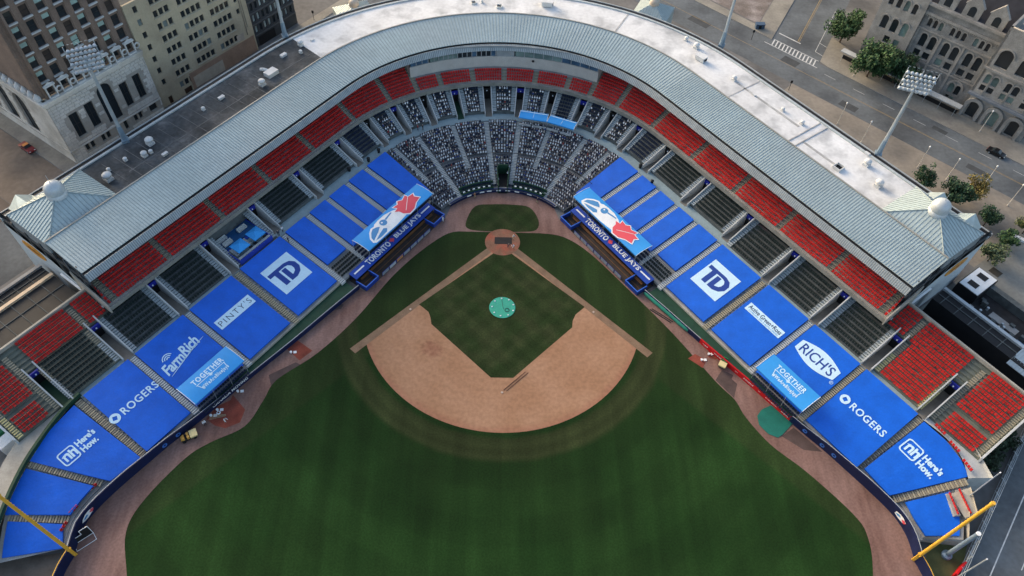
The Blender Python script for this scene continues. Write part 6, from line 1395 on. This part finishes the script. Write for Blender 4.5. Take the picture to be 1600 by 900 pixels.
# red exit signs at the rear of the bowl
for s, px, z in ((-1, (364, 343), 8.2), (1, (1197, 353), 8.4)):
    k = MB(); k.box(-.7, .7, -.12, .12, 0, .7); o = k.build('exit_sign', plain('exit_red', (.75, .03, .03), .4, .3, .6), None, Matrix.Translation(at(*px, z)) @ Matrix.Rotation(R(55 if s < 0 else -55), 4, 'Z')); tag(o, 'small red lit sign under the %s upper deck edge' % names[s], 'sign'); k = MB(); k.box(-.04, .04, -.04, .04, .7, 1.6); k.build('bracket', BLACK, o)

# ------------------------------------------------------------------ concourses at both ends
k = MB()
cl = [at(*p) for p in ((128, 618, 5.0), (100, 646, 5.0), (68, 688, 4.9), (38, 735, 4.8), (8, 800, 4.5), (-20, 880, 4.2))]; cr = [at(*p) for p in ((96, 606, 5.0), (62, 642, 5.0), (36, 676, 4.9), (5, 722, 4.8), (-26, 790, 4.5), (-55, 880, 4.2))]
a, b_ = spline(cl, 4), spline(cr, 4); k.grid([a, b_]); k.grid([b_, [Vector((p.x, p.y, 0)) for p in b_]]); part(k, 'end_concourse', CONC_T)
k = MB(); k.grid([[Vector((p.x, p.y, p.z+.02)) for p in a], [Vector((p.x, p.y, p.z+.9)) for p in a]]); k.grid([[Vector((p.x, p.y, p.z+.9)) for p in a], [p.lerp(q, .12)+Vector((0, 0, .9)) for p, q in zip(a, b_)]]); part(k, 'end_parapet', DKGREEN)
k = MB(); cl = [at(*p) for p in ((1440, 654, 5.0), (1480, 686, 5.0), (1503, 716, 5.0), (1513, 748, 4.9))]; cr = [at(*p) for p in ((1476, 645, 5.0), (1505, 680, 5.0), (1526, 712, 5.0), (1548, 750, 4.9))]
a, b_ = spline(cl, 4), spline(cr, 4); k.grid([a, b_]); k.grid([[Vector((p.x, p.y, p.z+.9)) for p in b_], [Vector((p.x, p.y, 0)) for p in b_]]); e1, e2 = a[-1], b_[-1]; k.poly([(e1.x, e1.y, 0), (e2.x, e2.y, 0), (e2.x, e2.y, 5.8), (e1.x, e1.y, 5.2)]); part(k, 'end_concourse', CONC_L)
for i, (x, y) in enumerate(((1466, 673), (1488, 700), (1508, 729))):
    t = empty('bench_seats', Matrix.Translation(at(x, y, 5.03)) @ Matrix.Rotation(R(-62-4*i), 4, 'Z')); tag(t, 'short row of red seats on the right end concourse, %s from the top' % ORD[i], 'seating', 'short red seat rows'); k = MB()
    for j in range(4): seat_geo(k, (-.9+j*.6, 0), (1, 0), 0)
    k.build('seat_row', SEAT_R, t); k = MB(); k.box(-1.2, 1.2, .1, .16, .2, .3); k.build('beam', BLACK, t)
for i, (pa, pb, z) in enumerate((((1484, 770), (1499, 806), 4.2), ((1499, 764), (1518, 803), 4.4), )):
    A, B = at(*pa, z), at(*pb, z); d = (B-A); n = int(Vector((d.x, d.y)).length/.56); u2 = Vector((d.x, d.y)).normalized(); t = empty('seat_section', A); tag(t, 'single row of red seats beside the small blue tarp, %s one' % ('inner' if i == 0 else 'outer'), 'seating', 'short red seat rows'); k = MB()
    for j in range(n): c = u2*(.56*(j+.5)); seat_geo(k, (c.x, c.y), (-u2.x, -u2.y), -.35)
    k.build('seat_row', SEAT_R, t); k = MB(); c = u2*(.28*n); k.obox((c.x, c.y), (u2.x, u2.y), .28*n, .55, -1.2, -.34); k.build('plinth', CONC, t)
# walls around the right corner block
k = MB(); q = [at(*p) for p in ((1515, 762, 4.6), (1527, 806, 4.4), (1508, 810, 4.2))]
for A, B in zip(q, q[1:]): k.poly([(A.x, A.y, 0), (B.x, B.y, 0), (B.x, B.y, B.z+.4), (A.x, A.y, A.z+.4)])
A, B, C2 = q; k.poly([A, B, C2, at(1484, 772, 4.0)]); part(k, 'corner_wall', CONC_T)
k = MB(); q = [at(*p) for p in ((1443, 840, 1.9), (1512, 846, 2.4), (1513, 800, 4.2))]
for A, B in zip(q, q[1:]): k.poly([(A.x, A.y, 0), (B.x, B.y, 0), (B.x, B.y, B.z+.5), (A.x, A.y, A.z+.5)])
part(k, 'corner_wall', CONC_T)
for i, (x, y) in enumerate(((148, 764), (119, 798), (104, 824))):
    t = empty('bench_seats', Matrix.Translation(at(x, y, 1.5)) @ Matrix.Rotation(R(50+12*i), 4, 'Z')); tag(t, 'short row of red seats by the left corner wall, %s from the field steps' % ORD[i], 'seating', 'short red seat rows'); k = MB()
    for j in range(3): seat_geo(k, (-.7+j*.6, 0), (1, 0), 0)
    k.build('seat_row', SEAT_R, t)

# ------------------------------------------------------------------ sheds and service yards
def shed(name, label, s, o0, o1, e0, e1, z, m_, coping=None, cat='shed'):
    om, em = (o0+o1)/2, (e0+e1)/2; M = FR(s, om, em, 0); t = empty(name, M); tag(t, label, cat); w, d = (e1-e0)/2, (o1-o0)/2
    k = MB(); k.box(-w, w, -d, d, 0, z); k.build('body', m_, t); k = MB(); k.box(-w-.1, w+.1, d-.5, d+.25, z, z+.5); k.build('coping', coping or STEEL, t)
    k = MB()
    for i in range(int(2*w/3.2)): k.box(-w+1.6+i*3.2, -w+1.75+i*3.2, -d, d-.6, z, z+.12)
    k.box(-w, w, -.1, .05, z, z+.14); k.build('roof_seams', DARKC, t); return t
t = shed('concourse_shed', 'long black flat roofed shed behind the right bleachers with steel edge', 1, 59.4, 63.6, 67.2, 96, 8.2, BLACK)
k = MB(); k.hexa([(3.2, -3.2, 7.6), (13, -3.2, 7.6), (13, 1.4, 8.6), (3.2, 1.4, 8.6), (3.2, -3.2, 7.75), (13, -3.2, 7.75), (13, 1.4, 8.75), (3.2, 1.4, 8.75)]); mr_ = k.build('metal_canopy', mat('pale_blue_metal', (.33, .42, .48), .5, .1), t); k = MB()
for i in range(15): k.hexa([(x_+i*.64, y_, z_) for x_, y_, z_ in ((3.5, -3.2, 7.76), (3.57, -3.2, 7.76), (3.57, 1.4, 8.76), (3.5, 1.4, 8.76), (3.5, -3.2, 7.84), (3.57, -3.2, 7.84), (3.57, 1.4, 8.84), (3.5, 1.4, 8.84))])
k.build('canopy_seams', RIBM, mr_)
t = shed('concourse_shed', 'long black shed with a warm lit roof edge behind the left bleachers', -1, 54.5, 62.3, 66.6, 100, 8.4, mat('black_roofing', (.018, .02, .022), .7, .3), mat('warm_lit_coping', (.62, .48, .33), .7))  # coping colour carries the warm yellow light on this roof edge
k = MB()
for i in range(4): k.box(-14+i*5.5, -13.5+i*5.5, 1.2, 2.0, 8.55, 9.4)
k.box(-16.5, -10.5, -3.6, -.8, 8.5, 9.5); k.build('rooftop_unit', STEEL, t)
shed('service_building', 'dark low service building beside the left street', -1, 64.8, 68.5, 66.2, 100, 6.2, mat('black_roofing', (.02, .02, .02)), CONC)
sheet('service_yard', [pos(gE(1, e), o) for e, o in ((65.8, 51.9), (96, 51.9), (96, 110), (65.8, 110))], -.010, mat('yard_concrete', (.20, .205, .19), .9, .2, .15, .12, tint=(.14, .145, .135), tamt=.9, tscale=.08))
M = FR(1, 77.4, 69.2, 0); t = empty('service_kiosk', M); tag(t, 'white roofed box kiosk with two dark roof openings in the right yard', 'kiosk'); k = MB(); k.box(-2.4, 2.4, -3.9, 3.9, 0, 3.0); k.build('body', BLACK, t); k = MB(); k.box(-2.2, 2.2, -3.7, 3.7, 3.0, 3.14); k.build('roof', WHITE, t)
for y in (-1.7, 1.8): k = MB(); k.box(-1.2, .9, y-.8, y+.8, 3.15, 3.2); k.build('roof_opening', BLACK, t)
M = FR(1, 73.0, 77.5, 0); t = empty('equipment_yard', M); tag(t, 'dark fenced equipment yard with small tanks behind the black shed', 'equipment'); k = MB(); k.box(-6.2, 10, -6.2, 5.6, .0, .5); k.build('floor', mat('yard_black', (.03, .03, .032), .9, .4, .6), t); k = MB(); k.box(-6.2, 10, 5.6, 7.0, 0, 2.6); k.build('fence_wall', DARKC, t)
random.seed(21)
for i in range(26):
    x, y = random.uniform(-5.5, 9), random.uniform(-4.4, 4.6); k = MB()
    if i % 3: k.box(x-.5, x+.5, y-.35, y+.35, .5, random.uniform(.8, 1.8)); k.build('machine', DARKC if i % 4 else CONC, t)
    else: k.tube((x, y, .5), (x, y, 1.3), .28, n=10); k.build('tank', plain('tank_pale', (.5, .5, .42), .5) if i % 2 else STEEL, t)
k = MB(); k.box(5.2, 7.6, -3.4, -1.4, .5, 1.9); k.build('blue_unit', mat('blue_unit', (.16, .26, .4), .6), t)
k = MB(); k.box(-2.0, 4.2, .6, 2.4, .5, .6); k.build('concrete_pad', CONC, t)
k = MB(); q = at(1552, 458, 0); k.box(-1.2, 1.2, -1.0, 1.0, 0, .06); tag(k.build('drain_grate', mat('rusty_grate', (.05, .045, .035), .9, .4), None, Matrix.Translation((q.x+3, q.y+6, 0)) @ Matrix.Rotation(R(-55), 4, 'Z')), 'dark square grate in the yard paving', 'grate')
# left gap below the bleachers: parked equipment
p = at(28, 692, 0); t = empty('white_truck', Matrix.Translation(p) @ Matrix.Rotation(R(58), 4, 'Z')); tag(t, 'white truck in the dark gap behind the left bleachers', 'truck'); k = MB(); k.box(-2.6, 1.2, -1.1, 1.1, .6, 2.9); k.build('cargo_box', WHITE, t); k = MB(); k.hexa([(1.3, -1, .5), (3.0, -1, .5), (3.0, 1, .5), (1.3, 1, .5), (1.3, -1, 2.3), (2.4, -.9, 2.3), (2.4, .9, 2.3), (1.3, 1, 2.3)]); k.build('cab', WHITE, t); k = MB(); k.poly([(2.45, -.85, 2.25), (2.45, .85, 2.25), (2.92, .9, 1.3), (2.92, -.9, 1.3)]); k.build('windscreen', GLASS, t)
for x in (-1.7, 2.1):
    for sy in (-1, 1): k = MB(); k.tube((x, sy*.8, .42), (x, sy*1.1, .42), .42, n=12); k.build('wheel', BLACK, t)
p = at(14, 672, 0); k = MB(); k.box(-2.4, 2.4, -1.0, 1.0, .1, 2.0); k.box(-2.5, 2.5, -1.1, 1.1, 2.0, 2.12); tag(k.build('green_container', mat('container_green', (.03, .2, .09), .6), None, Matrix.Translation(p) @ Matrix.Rotation(R(58), 4, 'Z')), 'green container in the dark gap behind the left bleachers', 'container')

# ------------------------------------------------------------------ road and fence at the right bottom corner
a, b_ = at(1612, 640, 0), at(1492, 905, 0); d = (b_-a).normalized(); n = Vector((d.y, -d.x, 0)); n = n if n.x > 0 else -n
rd2 = sheet('road', [(a+n*.5-d*60), (a+n*16-d*60), (b_+n*16+d*80), (b_+n*.5+d*80)], -.006, ASPH)
k = MB(); stripe(k, a+n*4.4-d*60, b_+n*4.4+d*80, .2, .008)
for i in range(16): q = a+n*8.2+d*(i*9-60); stripe(k, q, q+d*3.5, .16, .008)
k.build('road_marking', LINEW, rd2)
t = empty('steel_fence', a); tag(t, 'tall pale steel rail fence between the right stand and the road', 'fence'); L_ = (b_-a).length+40
for i in range(int(L_/3.4)):
    q = d*(i*3.4-12); k = MB(); k.tube(q+Vector((0, 0, 0)), q+Vector((0, 0, 3.6)), .07, n=6); k.tube(q+Vector((0, 0, 3.6)), q-n*1.0+Vector((0, 0, 4.2)), .05, n=5); k.build('fence_post', STEEL, t)
for z in (.4, 1.6, 2.7, 3.6): k = MB(); k.tube(d*-12+Vector((0, 0, z)), d*(L_-12)+Vector((0, 0, z)), .045, n=5); k.build('rail', STEEL, t)
k = MB(); k.hexa([tuple(d*-12+n*.2), tuple(d*(L_-14)+n*.2), tuple(d*(L_-14)+n*.35), tuple(d*-12+n*.35)]+[(p.x, p.y, 1.0) for p in (d*-12+n*.2, d*(L_-14)+n*.2, d*(L_-14)+n*.35, d*-12+n*.35)]); k.build('base_wall', CONC, t)
for i, (bx, by, h, r_) in enumerate(((1478, 868, 10.5, .42), (1466, 920, 15, .13), (1495, 790, 14, .12))):
    p = at(bx, by, 0); t = empty('steel_column', p); tag(t, ['thick grey steel column with a round base beside the right yellow pole', 'slim grey pole at the bottom right edge', 'slim grey pole leaning across the road behind the right yellow pole'][i], 'pole'); k = MB(); k.tube((0, 0, 0), (0, 0, h), r_, r_*.8, 12); k.build('shaft', STEELB if i == 0 else STEEL, t)
    k = MB(); k.lathe((0, 0, 0), [(r_*2.0, 0), (r_*2.0, .5), (r_*1.1, .8)], 16); k.build('base', STEELB, t); k = MB(); k.tube((0, 0, h), (0, 0, h+.15), r_*.9, n=12); k.build('cap', WHITE, t)
sheet('grass_verge', [tuple(at(x, y, 0)[:2]) for x, y in ((1452, 846), (1512, 848), (1500, 905), (1440, 905))], -.004, mat('dry_grass', (.075, .085, .035), .95, .3, .6))
p = at(1494, 893, 0); k = MB(); k.box(-1.6, 1.6, -.15, .15, 0, 1.8); tag(k.build('red_banner', REDW, None, Matrix.Translation(p) @ Matrix.Rotation(R(40), 4, 'Z')), 'small red banner panel at the bottom right edge', 'banner'); 
sheet('left_corner_ground', [tuple(at(x, y, 0)[:2]) for x, y in ((-30, 880), (110, 862), (124, 905), (-30, 940))], -.004, mat('brown_dirt_verge', (.13, .11, .09), .95, .3, .3))
# street-side roofs over the rear entrances
for px, lb in (((555, 20), 'left'), ((1020, 18), 'right')):
    p = at(*px, 9); t = empty('entrance_roof', Matrix.Translation((p.x, p.y, 0)) @ Matrix.Rotation(R(25 if lb == 'left' else -25), 4, 'Z')); tag(t, 'pyramid metal roof over the %s rear entrance, cut by the top edge' % lb, 'roof'); k = MB(); cs = [(-5, -5, 9), (5, -5, 9), (5, 5, 9), (-5, 5, 9)]
    for A, B in zip(cs, cs[1:]+cs[:1]): k.poly([A, B, (0, 0, 12)]); k.poly([A, B, (B[0], B[1], 0), (A[0], A[1], 0)])
    k.build('roof', ROOFM, t); k = MB()
    for A, B in zip(cs, cs[1:]+cs[:1]):
        A, B = Vector(A), Vector(B); ap = Vector((0, 0, 12)); mid_ = A.lerp(B, .5)
        for j in range(1, 14): t_ = j/14; f0 = A.lerp(B, t_); k.tube(f0+Vector((0, 0, .05)), f0+(ap-mid_)*min(t_, 1-t_)*2+Vector((0, 0, .05)), .06, n=4, cap=False)
    k.build('roof_seams', RIBM, t); k = MB(); k.lathe((0, 0, 11.2), [(1.4, 0), (1.4, .6)]+[(1.4*math.cos(q*math.pi/12), .6+1.3*math.sin(q*math.pi/12)) for q in range(1, 7)], 16); k.build('dome', mat('cream_dome', (.5, .44, .36), .6), t, None, True)
